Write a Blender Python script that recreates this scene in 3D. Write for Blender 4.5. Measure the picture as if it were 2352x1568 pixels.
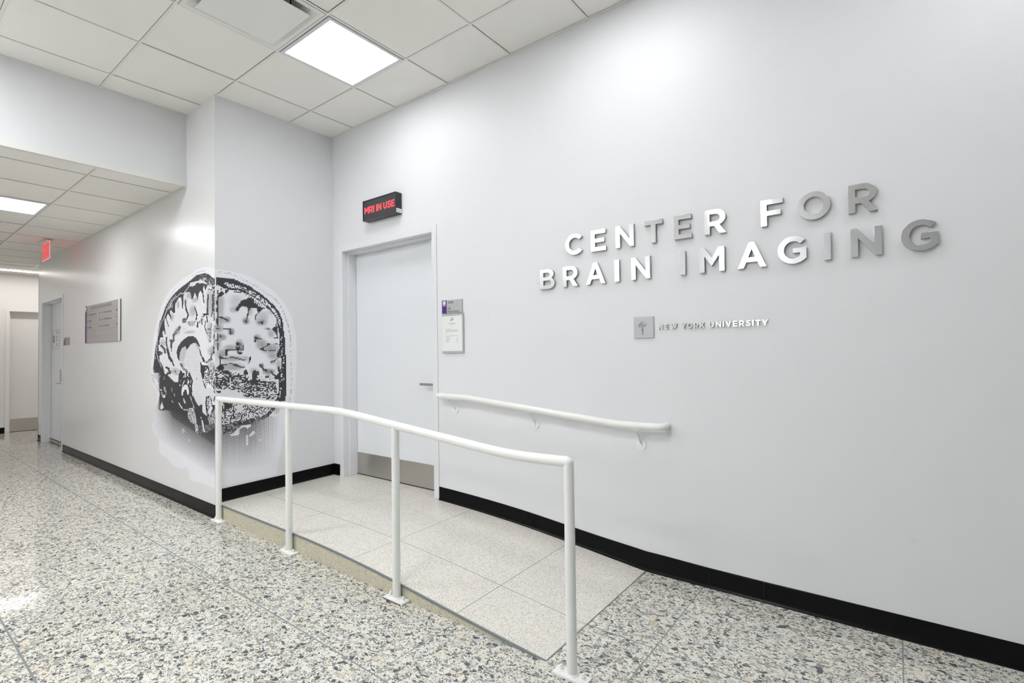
import bpy, bmesh, math
from mathutils import Vector, Matrix

# ---------------------------------------------------------------- clear
for o in list(bpy.data.objects):
    bpy.data.objects.remove(o, do_unlink=True)
scene = bpy.context.scene
COL = scene.collection

# ---------------------------------------------------------------- camera
CAM = Vector((4.25646, -2.7745, 1.26864))
YAW, PITCH, ROLL, FPX = 0.65186, 0.02005, -0.01379, 1153.104
F = Vector((-math.sin(YAW)*math.cos(PITCH), math.cos(YAW)*math.cos(PITCH), math.sin(PITCH)))
R0 = Vector((math.cos(YAW), math.sin(YAW), 0)); U0 = R0.cross(F)
R = R0*math.cos(ROLL) + U0*math.sin(ROLL); U = -R0*math.sin(ROLL) + U0*math.cos(ROLL)
cam_data = bpy.data.cameras.new('camera'); cam = bpy.data.objects.new('camera', cam_data)
cam_data.sensor_width = 36; cam_data.sensor_fit = 'HORIZONTAL'; cam_data.lens = FPX/2352*36
cam_data.clip_start = 0.02; cam_data.clip_end = 60
cam.matrix_world = Matrix(((R.x, U.x, -F.x, CAM.x), (R.y, U.y, -F.y, CAM.y), (R.z, U.z, -F.z, CAM.z), (0, 0, 0, 1)))
COL.objects.link(cam); scene.camera = cam

# ---------------------------------------------------------------- world, exposure
w = bpy.data.worlds.new('world'); scene.world = w; w.use_nodes = True
w.node_tree.nodes['Background'].inputs[0].default_value = (0.9, 0.95, 1, 1)
w.node_tree.nodes['Background'].inputs[1].default_value = 0.0
scene.view_settings.view_transform = 'Standard'; scene.view_settings.look = 'None'
scene.view_settings.gamma = 1; scene.view_settings.use_curve_mapping = False
scene.view_settings.exposure = 1.03
PANEL = 5.6        # emission of the 2x2 ceiling panels
PANEL_COL = (0.955, 0.975, 1.0)
REAR = 23.5         # panels behind the camera
HALL = 7.8          # corridor panel
STRIP = 5.0         # linear light at the corridor end

# ---------------------------------------------------------------- dimensions (metres)
HC, HS = 3.339, 2.725          # main ceiling, corridor ceiling
W = 1.052                      # recess wall length: corridor wall lies at y = -W
XS = -0.557                    # bulkhead face
XE = -6.246                    # end of corridor wall
XF = -7.79                     # far wall
T = 0.6096                     # ceiling tile
GX, GY = 0.336, -0.4265        # main ceiling grid origin
SX, SY = -0.855, -1.647        # corridor ceiling grid origin
YB, XR, YN = -6.2, 9.2, 2.6    # room limits behind and beside the camera

# ---------------------------------------------------------------- materials
def new_mat(name):
    m = bpy.data.materials.new(name); m.use_nodes = True
    nt = m.node_tree; b = nt.nodes['Principled BSDF']
    return m, nt, b
def simple(name, col, rough=0.5, metal=0.0, spec=0.5, noise=0.0, nscale=30):
    m, nt, b = new_mat(name)
    b.inputs['Base Color'].default_value = (*col, 1); b.inputs['Roughness'].default_value = rough
    b.inputs['Metallic'].default_value = metal; b.inputs['Specular IOR Level'].default_value = spec
    if noise:
        tc = nt.nodes.new('ShaderNodeTexCoord'); n = nt.nodes.new('ShaderNodeTexNoise')
        n.inputs['Scale'].default_value = nscale; n.inputs['Detail'].default_value = 4
        nt.links.new(tc.outputs['Object'], n.inputs['Vector'])
        mx = nt.nodes.new('ShaderNodeMix'); mx.data_type = 'RGBA'
        mx.inputs[6].default_value = (*[c*(1-noise) for c in col], 1); mx.inputs[7].default_value = (*[min(1, c*(1+noise)) for c in col], 1)
        nt.links.new(n.outputs['Fac'], mx.inputs[0]); nt.links.new(mx.outputs[2], b.inputs['Base Color'])
    return m
def emis(name, col, strength, body=(0.8, 0.8, 0.8)):
    m, nt, b = new_mat(name)
    b.inputs['Base Color'].default_value = (*body, 1)
    b.inputs['Emission Color'].default_value = (*col, 1); b.inputs['Emission Strength'].default_value = strength
    return m
def math_node(nt, op, a, b=None, c=None):
    n = nt.nodes.new('ShaderNodeMath'); n.operation = op
    for i, v in enumerate((a, b, c)):
        if v is None: continue
        if isinstance(v, (int, float)): n.inputs[i].default_value = v
        else: nt.links.new(v, n.inputs[i])
    return n.outputs[0]
def paint(name, col, rough, streak=0.0, bump=0.02, spec=0.5):
    """wall paint: roller texture, faint scuffs, optional vertical brush waviness"""
    m, nt, b = new_mat(name)
    tc = nt.nodes.new('ShaderNodeTexCoord')
    n = nt.nodes.new('ShaderNodeTexNoise'); n.inputs['Scale'].default_value = 2.2; n.inputs['Detail'].default_value = 5
    nt.links.new(tc.outputs['Object'], n.inputs['Vector'])
    mx = nt.nodes.new('ShaderNodeMix'); mx.data_type = 'RGBA'
    mx.inputs[6].default_value = (*[c*0.97 for c in col], 1); mx.inputs[7].default_value = (*col, 1)
    nt.links.new(n.outputs['Fac'], mx.inputs[0])
    # scuffs: thin dark wisps
    s = nt.nodes.new('ShaderNodeTexNoise'); s.inputs['Scale'].default_value = 9; s.inputs['Detail'].default_value = 8; s.inputs['Distortion'].default_value = 1.5
    nt.links.new(tc.outputs['Object'], s.inputs['Vector'])
    cr = nt.nodes.new('ShaderNodeMapRange'); cr.inputs['From Min'].default_value = 0.70; cr.inputs['From Max'].default_value = 0.76
    cr.inputs['To Max'].default_value = 0.35; nt.links.new(s.outputs['Fac'], cr.inputs['Value'])
    mx2 = nt.nodes.new('ShaderNodeMix'); mx2.data_type = 'RGBA'
    nt.links.new(cr.outputs[0], mx2.inputs[0]); nt.links.new(mx.outputs[2], mx2.inputs[6]); mx2.inputs[7].default_value = (*[c*0.85 for c in col], 1)
    nt.links.new(mx2.outputs[2], b.inputs['Base Color'])
    b.inputs['Roughness'].default_value = rough
    b.inputs['Specular IOR Level'].default_value = spec
    f = nt.nodes.new('ShaderNodeTexNoise'); f.inputs['Scale'].default_value = 160; f.inputs['Detail'].default_value = 2
    nt.links.new(tc.outputs['Object'], f.inputs['Vector'])
    bp = nt.nodes.new('ShaderNodeBump'); bp.inputs['Strength'].default_value = bump*4; bp.inputs['Distance'].default_value = 0.0008
    nt.links.new(f.outputs['Fac'], bp.inputs['Height'])
    last = bp
    if streak:
        mp = nt.nodes.new('ShaderNodeMapping'); mp.inputs['Scale'].default_value = (11, 11, 1.2)
        nt.links.new(tc.outputs['Object'], mp.inputs['Vector'])
        g = nt.nodes.new('ShaderNodeTexNoise'); g.inputs['Scale'].default_value = 1.6; g.inputs['Detail'].default_value = 3
        nt.links.new(mp.outputs[0], g.inputs['Vector'])
        b2 = nt.nodes.new('ShaderNodeBump'); b2.inputs['Strength'].default_value = streak; b2.inputs['Distance'].default_value = 0.01
        nt.links.new(g.outputs['Fac'], b2.inputs['Height']); nt.links.new(bp.outputs[0], b2.inputs['Normal']); last = b2
    nt.links.new(last.outputs[0], b.inputs['Normal'])
    return m
def terrazzo(name, matrix, layers, lines_x=(), lines_y=(), rough=0.22, base_noise=0.05, coat=0.0):
    """poured chips: every layer = (cell scale, share of cells filled, edge gap, colour stops)"""
    m, nt, b = new_mat(name)
    tc = nt.nodes.new('ShaderNodeTexCoord')
    warp = nt.nodes.new('ShaderNodeTexNoise'); warp.inputs['Scale'].default_value = 28; warp.inputs['Detail'].default_value = 2
    nt.links.new(tc.outputs['Object'], warp.inputs['Vector'])
    sub = nt.nodes.new('ShaderNodeVectorMath'); sub.operation = 'SUBTRACT'; sub.inputs[1].default_value = (0.5, 0.5, 0.5)
    nt.links.new(warp.outputs['Color'], sub.inputs[0])
    sc = nt.nodes.new('ShaderNodeVectorMath'); sc.operation = 'SCALE'; sc.inputs['Scale'].default_value = 0.006
    nt.links.new(sub.outputs[0], sc.inputs[0])
    add = nt.nodes.new('ShaderNodeVectorMath'); add.operation = 'ADD'
    nt.links.new(tc.outputs['Object'], add.inputs[0]); nt.links.new(sc.outputs[0], add.inputs[1])
    cur = None
    bn = nt.nodes.new('ShaderNodeTexNoise'); bn.inputs['Scale'].default_value = 60; bn.inputs['Detail'].default_value = 4
    nt.links.new(tc.outputs['Object'], bn.inputs['Vector'])
    mx = nt.nodes.new('ShaderNodeMix'); mx.data_type = 'RGBA'; nt.links.new(bn.outputs['Fac'], mx.inputs[0])
    mx.inputs[6].default_value = (*[c*(1-base_noise) for c in matrix], 1); mx.inputs[7].default_value = (*[min(1, c*(1+base_noise)) for c in matrix], 1)
    cur = mx.outputs[2]
    for i, (scale, share, gap, stops) in enumerate(layers):
        mp = nt.nodes.new('ShaderNodeMapping'); mp.inputs['Location'].default_value = (3.1*i+.37, 1.7*i, 0.0)
        mp.inputs['Rotation'].default_value = (0, 0, 0.5+i)
        mp.inputs['Scale'].default_value = (scale, scale*1.35, scale)
        nt.links.new(add.outputs[0], mp.inputs['Vector'])
        v = nt.nodes.new('ShaderNodeTexVoronoi'); v.feature = 'F1'; v.inputs['Scale'].default_value = 1; v.inputs['Randomness'].default_value = 1
        v2 = nt.nodes.new('ShaderNodeTexVoronoi'); v2.feature = 'DISTANCE_TO_EDGE'; v2.inputs['Scale'].default_value = 1; v2.inputs['Randomness'].default_value = 1
        nt.links.new(mp.outputs[0], v.inputs['Vector']); nt.links.new(mp.outputs[0], v2.inputs['Vector'])
        sep = nt.nodes.new('ShaderNodeSeparateColor'); nt.links.new(v.outputs['Color'], sep.inputs[0])
        on = math_node(nt, 'LESS_THAN', sep.outputs[0], share)
        # gap varies per chip so the chips differ in size
        g = math_node(nt, 'MULTIPLY_ADD', sep.outputs[1], gap*2.2, gap*0.5)
        ins = math_node(nt, 'GREATER_THAN', v2.outputs['Distance'], g)
        fac = math_node(nt, 'MULTIPLY', on, ins)
        ramp = nt.nodes.new('ShaderNodeValToRGB'); ramp.color_ramp.interpolation = 'CONSTANT'
        els = ramp.color_ramp.elements
        els[0].position = stops[0][0]; els[0].color = (*stops[0][1], 1)
        els[1].position = stops[1][0]; els[1].color = (*stops[1][1], 1)
        for p, c in stops[2:]:
            e = els.new(p); e.color = (*c, 1)
        nt.links.new(sep.outputs[2], ramp.inputs[0])
        mm = nt.nodes.new('ShaderNodeMix'); mm.data_type = 'RGBA'
        nt.links.new(fac, mm.inputs[0]); nt.links.new(cur, mm.inputs[6]); nt.links.new(ramp.outputs[0], mm.inputs[7])
        cur = mm.outputs[2]
    # zinc divider strips
    sx = nt.nodes.new('ShaderNodeSeparateXYZ'); nt.links.new(tc.outputs['Object'], sx.inputs[0])
    tot = None
    for axis, lines in ((0, lines_x), (1, lines_y)):
        for x0, wd in lines:
            d = math_node(nt, 'ABSOLUTE', math_node(nt, 'SUBTRACT', sx.outputs[axis], x0))
            l = math_node(nt, 'LESS_THAN', d, wd/2)
            tot = l if tot is None else math_node(nt, 'MAXIMUM', tot, l)
    if tot is not None:
        mm = nt.nodes.new('ShaderNodeMix'); mm.data_type = 'RGBA'
        nt.links.new(tot, mm.inputs[0]); nt.links.new(cur, mm.inputs[6]); mm.inputs[7].default_value = (0.25, 0.27, 0.27, 1)
        cur = mm.outputs[2]
    nt.links.new(cur, b.inputs['Base Color']); b.inputs['Roughness'].default_value = rough
    rn = nt.nodes.new('ShaderNodeTexNoise'); rn.inputs['Scale'].default_value = 3; rn.inputs['Detail'].default_value = 3
    nt.links.new(tc.outputs['Object'], rn.inputs['Vector'])
    mr = nt.nodes.new('ShaderNodeMapRange'); mr.inputs['To Min'].default_value = rough*0.8; mr.inputs['To Max'].default_value = rough*1.25
    nt.links.new(rn.outputs['Fac'], mr.inputs['Value']); nt.links.new(mr.outputs[0], b.inputs['Roughness'])
    return m
def brushed(name, col, rough=0.32, axis=0, aniso=0.85):
    """satin metal, brushed along object x; blur across the grain"""
    m, nt, b = new_mat(name)
    b.inputs['Metallic'].default_value = 1.0
    b.inputs['Anisotropic'].default_value = aniso
    tc = nt.nodes.new('ShaderNodeTexCoord'); mp = nt.nodes.new('ShaderNodeMapping')
    s = [900, 900, 900]; s[axis] = 6
    mp.inputs['Scale'].default_value = s; nt.links.new(tc.outputs['Object'], mp.inputs['Vector'])
    n = nt.nodes.new('ShaderNodeTexNoise'); n.inputs['Scale'].default_value = 1; n.inputs['Detail'].default_value = 3
    nt.links.new(mp.outputs[0], n.inputs['Vector'])
    mx = nt.nodes.new('ShaderNodeMix'); mx.data_type = 'RGBA'; nt.links.new(n.outputs['Fac'], mx.inputs[0])
    mx.inputs[6].default_value = (*[c*0.92 for c in col], 1); mx.inputs[7].default_value = (*[min(1, c*1.06) for c in col], 1)
    nt.links.new(mx.outputs[2], b.inputs['Base Color'])
    tg = nt.nodes.new('ShaderNodeTangent'); tg.direction_type = 'RADIAL'; tg.axis = 'Y' if axis != 1 else 'X'
    b.inputs['Roughness'].default_value = rough
    cx = nt.nodes.new('ShaderNodeCombineXYZ'); cx.inputs[2].default_value = 1
    nt.links.new(cx.outputs[0], b.inputs['Tangent'])
    nt.nodes.remove(tg)
    return m

M = {}
WALLC = (0.815, 0.822, 0.838)
M['wall'] = paint('wall_paint', WALLC, 0.45, spec=0.27)
M['wall_gloss'] = paint('wall_paint_semi_gloss', (0.82, 0.82, 0.82), 0.30, streak=0.18)
M['opposite'] = paint('wall_paint_opposite', (0.62, 0.62, 0.64), 0.5)
M['far_wall'] = paint('wall_paint_far', (0.84, 0.825, 0.815), 0.4)
M['far_door'] = paint('door_paint_far', (0.80, 0.785, 0.775), 0.4)
M['door'] = paint('door_paint', (0.83, 0.85, 0.87), 0.38)
M['frame'] = simple('frame_enamel', (0.81, 0.825, 0.845), 0.30)
M['rail'] = simple('rail_enamel', (0.87, 0.88, 0.85), 0.30, noise=0.03, nscale=14)
M['bracket'] = simple('bracket_enamel', (0.86, 0.86, 0.86), 0.35)
M['tile'] = simple('mineral_tile', (0.92, 0.905, 0.86), 0.9, noise=0.03, nscale=90)
M['tbar'] = simple('grid_bar', (0.84, 0.83, 0.80), 0.45)
M['shadow_gap'] = simple('plenum_dark', (0.05, 0.05, 0.05), 0.9)
M['base'] = simple('cove_base_vinyl', (0.004, 0.004, 0.0045), 0.25, spec=0.13, noise=0.1)
M['trim'] = simple('edge_trim', (0.82, 0.82, 0.79), 0.4)
M['zinc'] = simple('zinc_strip', (0.24, 0.27, 0.27), 0.35, metal=0.4)
M['steel'] = brushed('kick_steel', (0.60, 0.575, 0.54), 0.34, axis=0, aniso=0.6)
M['chrome'] = simple('satin_lever', (0.62, 0.61, 0.60), 0.25, metal=1)
M['letters'] = brushed('letter_metal', (0.88, 0.89, 0.90), 0.12, axis=0, aniso=1.0)
M['letters_small'] = brushed('small_letter_metal', (0.88, 0.89, 0.90), 0.24, axis=0, aniso=1.0)
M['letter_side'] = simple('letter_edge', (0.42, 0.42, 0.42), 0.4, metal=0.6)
M['plaque'] = brushed('plaque_metal', (0.46, 0.47, 0.475), 0.42, axis=0, aniso=0.3)
M['groove'] = simple('engraved_dark', (0.10, 0.10, 0.10), 0.6)
M['vinyl'] = simple('decal_white', (0.89, 0.895, 0.94), 0.42)
M['ink_black'] = simple('decal_ink', (0.022, 0.022, 0.028), 0.42)
M['black_box'] = simple('black_anodised', (0.035, 0.035, 0.04), 0.35, noise=0.1)
M['black_lens'] = simple('smoked_lens', (0.045, 0.048, 0.052), 0.25)
M['red_led'] = emis('red_led', (1.0, 0.10, 0.12), 0.50, (0.25, 0.01, 0.01))
M['exit_red'] = emis('exit_letter_red', (1.0, 0.05, 0.07), 0.42, (0.3, 0.01, 0.01))
M['exit_edge'] = emis('exit_edge_glow', (1.0, 0.28, 0.30), 0.50, (0.4, 0.1, 0.1))
M['sign_grey'] = simple('sign_grey', (0.47, 0.485, 0.495), 0.45)
M['sign_taupe'] = simple('sign_taupe', (0.40, 0.375, 0.36), 0.45)
M['sign_line'] = simple('sign_groove', (0.22, 0.21, 0.20), 0.6)
M['purple'] = simple('sign_purple', (0.085, 0.02, 0.19), 0.4)
M['white_plastic'] = simple('white_plastic', (0.83, 0.84, 0.85), 0.35)
M['paper'] = simple('paper', (0.84, 0.85, 0.84), 0.7)
M['text_dark'] = simple('print_dark', (0.05, 0.05, 0.05), 0.6)
M['text_grey'] = simple('print_grey', (0.22, 0.22, 0.22), 0.6)
M['text_white'] = simple('print_white', (0.88, 0.88, 0.88), 0.5)
M['text_red'] = simple('print_red', (0.35, 0.06, 0.05), 0.6)
M['rust'] = simple('rust', (0.13, 0.05, 0.04), 0.8)
M['diffuser'] = simple('vent_enamel', (0.86, 0.87, 0.84), 0.5)
M['fixture'] = simple('fixture_frame', (0.74, 0.75, 0.78), 0.4)
M['panel'] = emis('panel_light', PANEL_COL, PANEL)
M['panel_rear'] = emis('panel_light_rear', PANEL_COL, REAR)
M['panel_hall'] = emis('panel_light_corridor', (1.0, 0.985, 0.99), HALL)
M['strip'] = emis('strip_light', (1.0, 0.965, 0.92), STRIP)
m, nt, b = new_mat('exit_acrylic')
b.inputs['Base Color'].default_value = (1, 0.55, 0.55, 1); b.inputs['Roughness'].default_value = 0.1
b.inputs['Transmission Weight'].default_value = 0.9; b.inputs['IOR'].default_value = 1.2
b.inputs['Emission Color'].default_value = (1, 0.25, 0.25, 1); b.inputs['Emission Strength'].default_value = 0.05
M['acrylic'] = m
cream = (0.80, 0.77, 0.67)
DARK, MID, LIGHT = (0.095, 0.10, 0.108), (0.235, 0.24, 0.247), (0.52, 0.52, 0.51)
TAN, OLIVE, PALE, SAND = (0.62, 0.48, 0.33), (0.37, 0.35, 0.27), (0.74, 0.73, 0.68), (0.72, 0.64, 0.51)
ST1 = [(0.0, PALE), (0.16, LIGHT), (0.34, MID), (0.54, DARK), (0.82, OLIVE), (0.92, SAND), (0.985, TAN)]
ST2 = [(0.0, MID), (0.30, DARK), (0.66, LIGHT), (0.80, OLIVE), (0.90, PALE)]
M['terrazzo'] = terrazzo('terrazzo_coarse', cream, [(240, 0.42, 0.07, ST2), (125, 0.44, 0.07, ST2), (66, 0.48, 0.06, ST2), (41, 0.32, 0.05, ST1)],
    lines_x=[(-6.0, .004), (0.915, .003), (1.75, .0035), (2.583, .005), (3.414, .006), (4.252, .005), (5.09, .005), (5.93, .005), (6.76, .005)],
    lines_y=[(-0.703, .007), (-1.518, .007), (-2.333, .008), (-3.148, .006), (-3.963, .006), (-4.778, .006)], rough=0.075)
FS = [(0.0, (0.20, 0.20, 0.21)), (0.26, (0.40, 0.39, 0.38)), (0.6, (0.58, 0.53, 0.45)), (0.8, (0.80, 0.78, 0.74))]
M['terrazzo_fine'] = terrazzo('terrazzo_fine', (0.83, 0.795, 0.715), [(400, 0.46, 0.07, FS), (235, 0.28, 0.09, FS)],
    lines_x=[(0.925, .003), (1.76, .004), (2.583, .004)], lines_y=[(-0.707, .004)], rough=0.2)
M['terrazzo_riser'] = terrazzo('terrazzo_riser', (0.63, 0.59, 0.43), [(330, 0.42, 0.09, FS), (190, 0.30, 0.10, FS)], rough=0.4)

# ---------------------------------------------------------------- mesh helpers
class MB:
    """collects shapes, builds one mesh object"""
    def __init__(s): s.v = []; s.f = []; s.m = []; s.sm = []
    def add(s, vs, fs, mi=0, smooth=False):
        k = len(s.v); s.v += [tuple(x) for x in vs]
        for f in fs: s.f.append(tuple(i+k for i in f)); s.m.append(mi); s.sm.append(smooth)
        return s
    def box(s, x0, x1, y0, y1, z0, z1, mi=0):
        x0, x1 = sorted((x0, x1)); y0, y1 = sorted((y0, y1)); z0, z1 = sorted((z0, z1))
        v = [(x0,y0,z0),(x1,y0,z0),(x1,y1,z0),(x0,y1,z0),(x0,y0,z1),(x1,y0,z1),(x1,y1,z1),(x0,y1,z1)]
        return s.add(v, [(3,2,1,0),(4,5,6,7),(0,1,5,4),(1,2,6,5),(2,3,7,6),(3,0,4,7)], mi)
    def prism(s, pts, z0, z1, mi=0):
        n = len(pts)
        v = [(x, y, z0) for x, y in pts] + [(x, y, z1) for x, y in pts]
        f = [tuple(range(n-1, -1, -1)), tuple(range(n, 2*n))] + [(i, (i+1) % n, n+(i+1) % n, n+i) for i in range(n)]
        return s.add(v, f, mi)
    def quad(s, a, b, c, d, mi=0): return s.add([a, b, c, d], [(0,1,2,3)], mi)
    def tube(s, path, r, seg=20, caps=True, mi=0, smooth=True):
        P = [Vector(p) for p in path]; n = len(P); rings = []
        prev = None
        for i in range(n):
            if i == 0: t = P[1]-P[0]
            elif i == n-1: t = P[-1]-P[-2]
            else: t = (P[i]-P[i-1]).normalized() + (P[i+1]-P[i]).normalized()
            t.normalize()
            if prev is None:
                up = Vector((0,0,1)) if abs(t.z) < .9 else Vector((1,0,0))
                a = t.cross(up).normalized()
            else:
                a = (prev - t*prev.dot(t)).normalized()
            prev = a; b = t.cross(a)
            rr = r[i] if isinstance(r, (list, tuple)) else r
            rings.append([P[i] + (a*math.cos(2*math.pi*k/seg) + b*math.sin(2*math.pi*k/seg))*rr for k in range(seg)])
        vs = [q for rg in rings for q in rg]; fs = []
        for i in range(n-1):
            for k in range(seg):
                fs.append((i*seg+k, i*seg+(k+1) % seg, (i+1)*seg+(k+1) % seg, (i+1)*seg+k))
        s.add(vs, fs, mi, smooth)
        if caps:
            s.add(rings[0], [tuple(range(seg-1, -1, -1))], mi); s.add(rings[-1], [tuple(range(seg))], mi)
        return s
    def cyl(s, c, ax, r, h, seg=24, mi=0, smooth=True):
        c = Vector(c); ax = Vector(ax).normalized()
        return s.tube([c, c+ax*h], r, seg, True, mi, smooth)
    def build(s, name, mats, parent=None, origin=None, bevel=0):
        me = bpy.data.meshes.new(name)
        o0 = Vector(origin) if origin is not None else Vector((0,0,0))
        if parent is not None and origin is None: o0 = Vector(parent.location)
        me.from_pydata([tuple(Vector(v)-o0) for v in s.v], [], s.f)
        if not isinstance(mats, (list, tuple)): mats = [mats]
        for x in mats: me.materials.append(x)
        me.polygons.foreach_set('material_index', s.m); me.polygons.foreach_set('use_smooth', s.sm)
        bm = bmesh.new(); bm.from_mesh(me); bmesh.ops.recalc_face_normals(bm, faces=bm.faces); bm.to_mesh(me); bm.free()
        me.update()
        o = bpy.data.objects.new(name, me); COL.objects.link(o)
        if parent is not None: o.parent = parent; o.location = o0 - Vector(parent.location)
        else: o.location = o0
        if bevel:
            md = o.modifiers.new('bevel', 'BEVEL'); md.width = bevel; md.segments = 2; md.limit_method = 'ANGLE'
        return o
def tag(o, label=None, cat=None, group=None, kind=None):
    if label: o['label'] = label
    if cat: o['category'] = cat
    if group: o['group'] = group
    if kind: o['kind'] = kind
    return o
def thing(name, label, cat, loc, group=None):
    o = bpy.data.objects.new(name, None); o.empty_display_size = 0.1; o.location = loc; COL.objects.link(o)
    return tag(o, label, cat, group)
def struct(o, label=None, cat=None): return tag(o, label, cat, None, 'structure')
def smoothmesh(o):
    for p in o.data.polygons: p.use_smooth = True

# flat outline shapes and text, in a local (u, v) plane, thickness along the plane normal
def frame_of(plane, depth):
    """plane 'y': u = +x, v = z, faces -y.  returns matrix with local z = outward"""
    if plane == 'y': return Matrix(((1,0,0,0),(0,0,-1,depth),(0,1,0,0),(0,0,0,1)))
    if plane == 'x': return Matrix(((0,0,1,depth),(1,0,0,0),(0,1,0,0),(0,0,0,1)))
def shape_mesh(name, polys, thick, bevel=0.0, grow=0.0):
    """polys: list of closed outlines (holes included); extrudes 0..thick in local z"""
    cu = bpy.data.curves.new(name, 'CURVE'); cu.dimensions = '2D'; cu.fill_mode = 'BOTH'
    cu.extrude = thick/2 - bevel; cu.bevel_depth = bevel; cu.bevel_resolution = 1; cu.offset = grow-bevel
    for pts in polys:
        sp = cu.splines.new('POLY'); sp.points.add(len(pts)-1); sp.use_cyclic_u = True
        for i, (x, y) in enumerate(pts): sp.points[i].co = (x, y, 0, 1)
    ob = bpy.data.objects.new(name+'_c', cu); COL.objects.link(ob)
    dg = bpy.context.evaluated_depsgraph_get(); dg.update()
    me = bpy.data.meshes.new_from_object(ob.evaluated_get(dg)); me.name = name
    bpy.data.objects.remove(ob, do_unlink=True); bpy.data.curves.remove(cu)
    me.transform(Matrix.Translation((0, 0, thick/2)))
    return me
def text_mesh(name, body, size, align='LEFT', thick=0.0006, width=None, spacing=1.0, line=1.0):
    cu = bpy.data.curves.new(name, 'FONT'); cu.body = body; cu.size = size; cu.align_x = align
    cu.extrude = thick/2; cu.space_character = spacing; cu.space_line = line; cu.resolution_u = 3
    ob = bpy.data.objects.new(name+'_t', cu); COL.objects.link(ob)
    dg = bpy.context.evaluated_depsgraph_get(); dg.update()
    me = bpy.data.meshes.new_from_object(ob.evaluated_get(dg)); me.name = name
    bpy.data.objects.remove(ob, do_unlink=True)
    me.transform(Matrix.Translation((0, 0, thick/2)))
    if width:
        xs = [v.co.x for v in me.vertices]; k = width/(max(xs)-min(xs)); me.transform(Matrix.Diagonal((k, 1, 1, 1)))
    return me
def place(me, name, mats, plane, depth, u, v, parent=None):
    """mesh drawn in (u,v) placed on a wall plane; object origin at (u,v)"""
    if not isinstance(mats, (list, tuple)): mats = [mats]
    me.materials.clear()
    for x in mats: me.materials.append(x)
    fm = frame_of(plane, depth)
    rot = fm.to_3x3().to_4x4()
    me.transform(rot)
    pos = fm @ Vector((u, v, 0))
    o = bpy.data.objects.new(name, me); COL.objects.link(o)
    if parent is not None: o.parent = parent; o.location = pos - Vector(parent.location)
    else: o.location = pos
    return o
def join_meshes(name, metas):
    bm = bmesh.new()
    for me, mat in metas:
        me.transform(mat); bm.from_mesh(me); bpy.data.meshes.remove(me)
    out = bpy.data.meshes.new(name); bm.to_mesh(out); bm.free(); return out

# ================================================================= SHELL
MAIN_TOP = HC + 0.05
# floor
fb = MB(); fb.box(XF-0.2, XR+0.2, YB-0.2, YN, -0.12, 0.0)
struct(fb.build('floor', M['terrazzo']))

# door openings
D1 = (0.153, 1.357, 2.2256)           # x0, x1, head z (main wall)
D2 = (-5.97, -4.78, 2.095)            # corridor wall
D3 = (-1.165, -0.20, 2.077)           # far wall (y range)
# main wall, y = 0
wr = MB()
wr.box(-0.05, D1[0], 0, 0.25, 0, MAIN_TOP); wr.box(D1[1], XR, 0, 0.25, 0, MAIN_TOP); wr.box(D1[0], D1[1], 0, 0.25, D1[2], MAIN_TOP)
struct(wr.build('wall_right', M['wall']))
# recess wall, x = 0 (mitred at the column corner)
wb = MB(); wb.prism([(0, 0), (0, -W), (-0.15, -W+0.15), (-0.15, 0)], 0, MAIN_TOP)
struct(wb.build('wall_back', M['wall']))
# corridor wall, y = -W
wl = MB()
wl.prism([(D2[1], -W), (0, -W), (-0.15, -W+0.15), (D2[1], -W+0.15)], 0, MAIN_TOP)
wl.box(XE, D2[0], -W, -W+0.15, 0, MAIN_TOP); wl.box(D2[0], D2[1], -W, -W+0.15, D2[2], MAIN_TOP)
struct(wl.build('wall_left', M['wall_gloss']))
# return of the corridor wall and the far wall
wc = MB(); wc.box(XE, XE+0.15, -W+0.15, YN, 0, HS+0.05)
struct(wc.build('wall_return', M['far_wall']))
wf = MB()
wf.box(XF-0.15, XF, YB, D3[0], 0, HS+0.05); wf.box(XF-0.15, XF, D3[1], YN, 0, HS+0.05); wf.box(XF-0.15, XF, D3[0], D3[1], D3[2], HS+0.05)
struct(wf.build('wall_far', M['far_wall']))
we = MB(); we.box(XF-0.15, XE, YN, YN+0.15, 0, HS+0.05)
struct(we.build('wall_end', M['far_wall']))
# walls behind and beside the camera
wo = MB(); wo.box(XF-0.15, XR, YB-0.15, YB, 0, MAIN_TOP); struct(wo.build('wall_front', M['opposite']))
ws = MB(); ws.box(XR, XR+0.15, YB-0.15, 0.25, 0, MAIN_TOP); struct(ws.build('wall_side', M['wall']))
# bulkhead between the two ceilings, with its white edge angle
bk = MB(); bk.box(XS-0.12, XS, YB, -W, HS+0.012, MAIN_TOP)
struct(bk.build('wall_bulkhead', M['wall']))
tr = MB(); tr.box(XS-0.03, XS+0.007, YB, -W-0.002, HS-0.004, HS+0.034)
struct(tr.build('trim_1', M['trim']))

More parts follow.
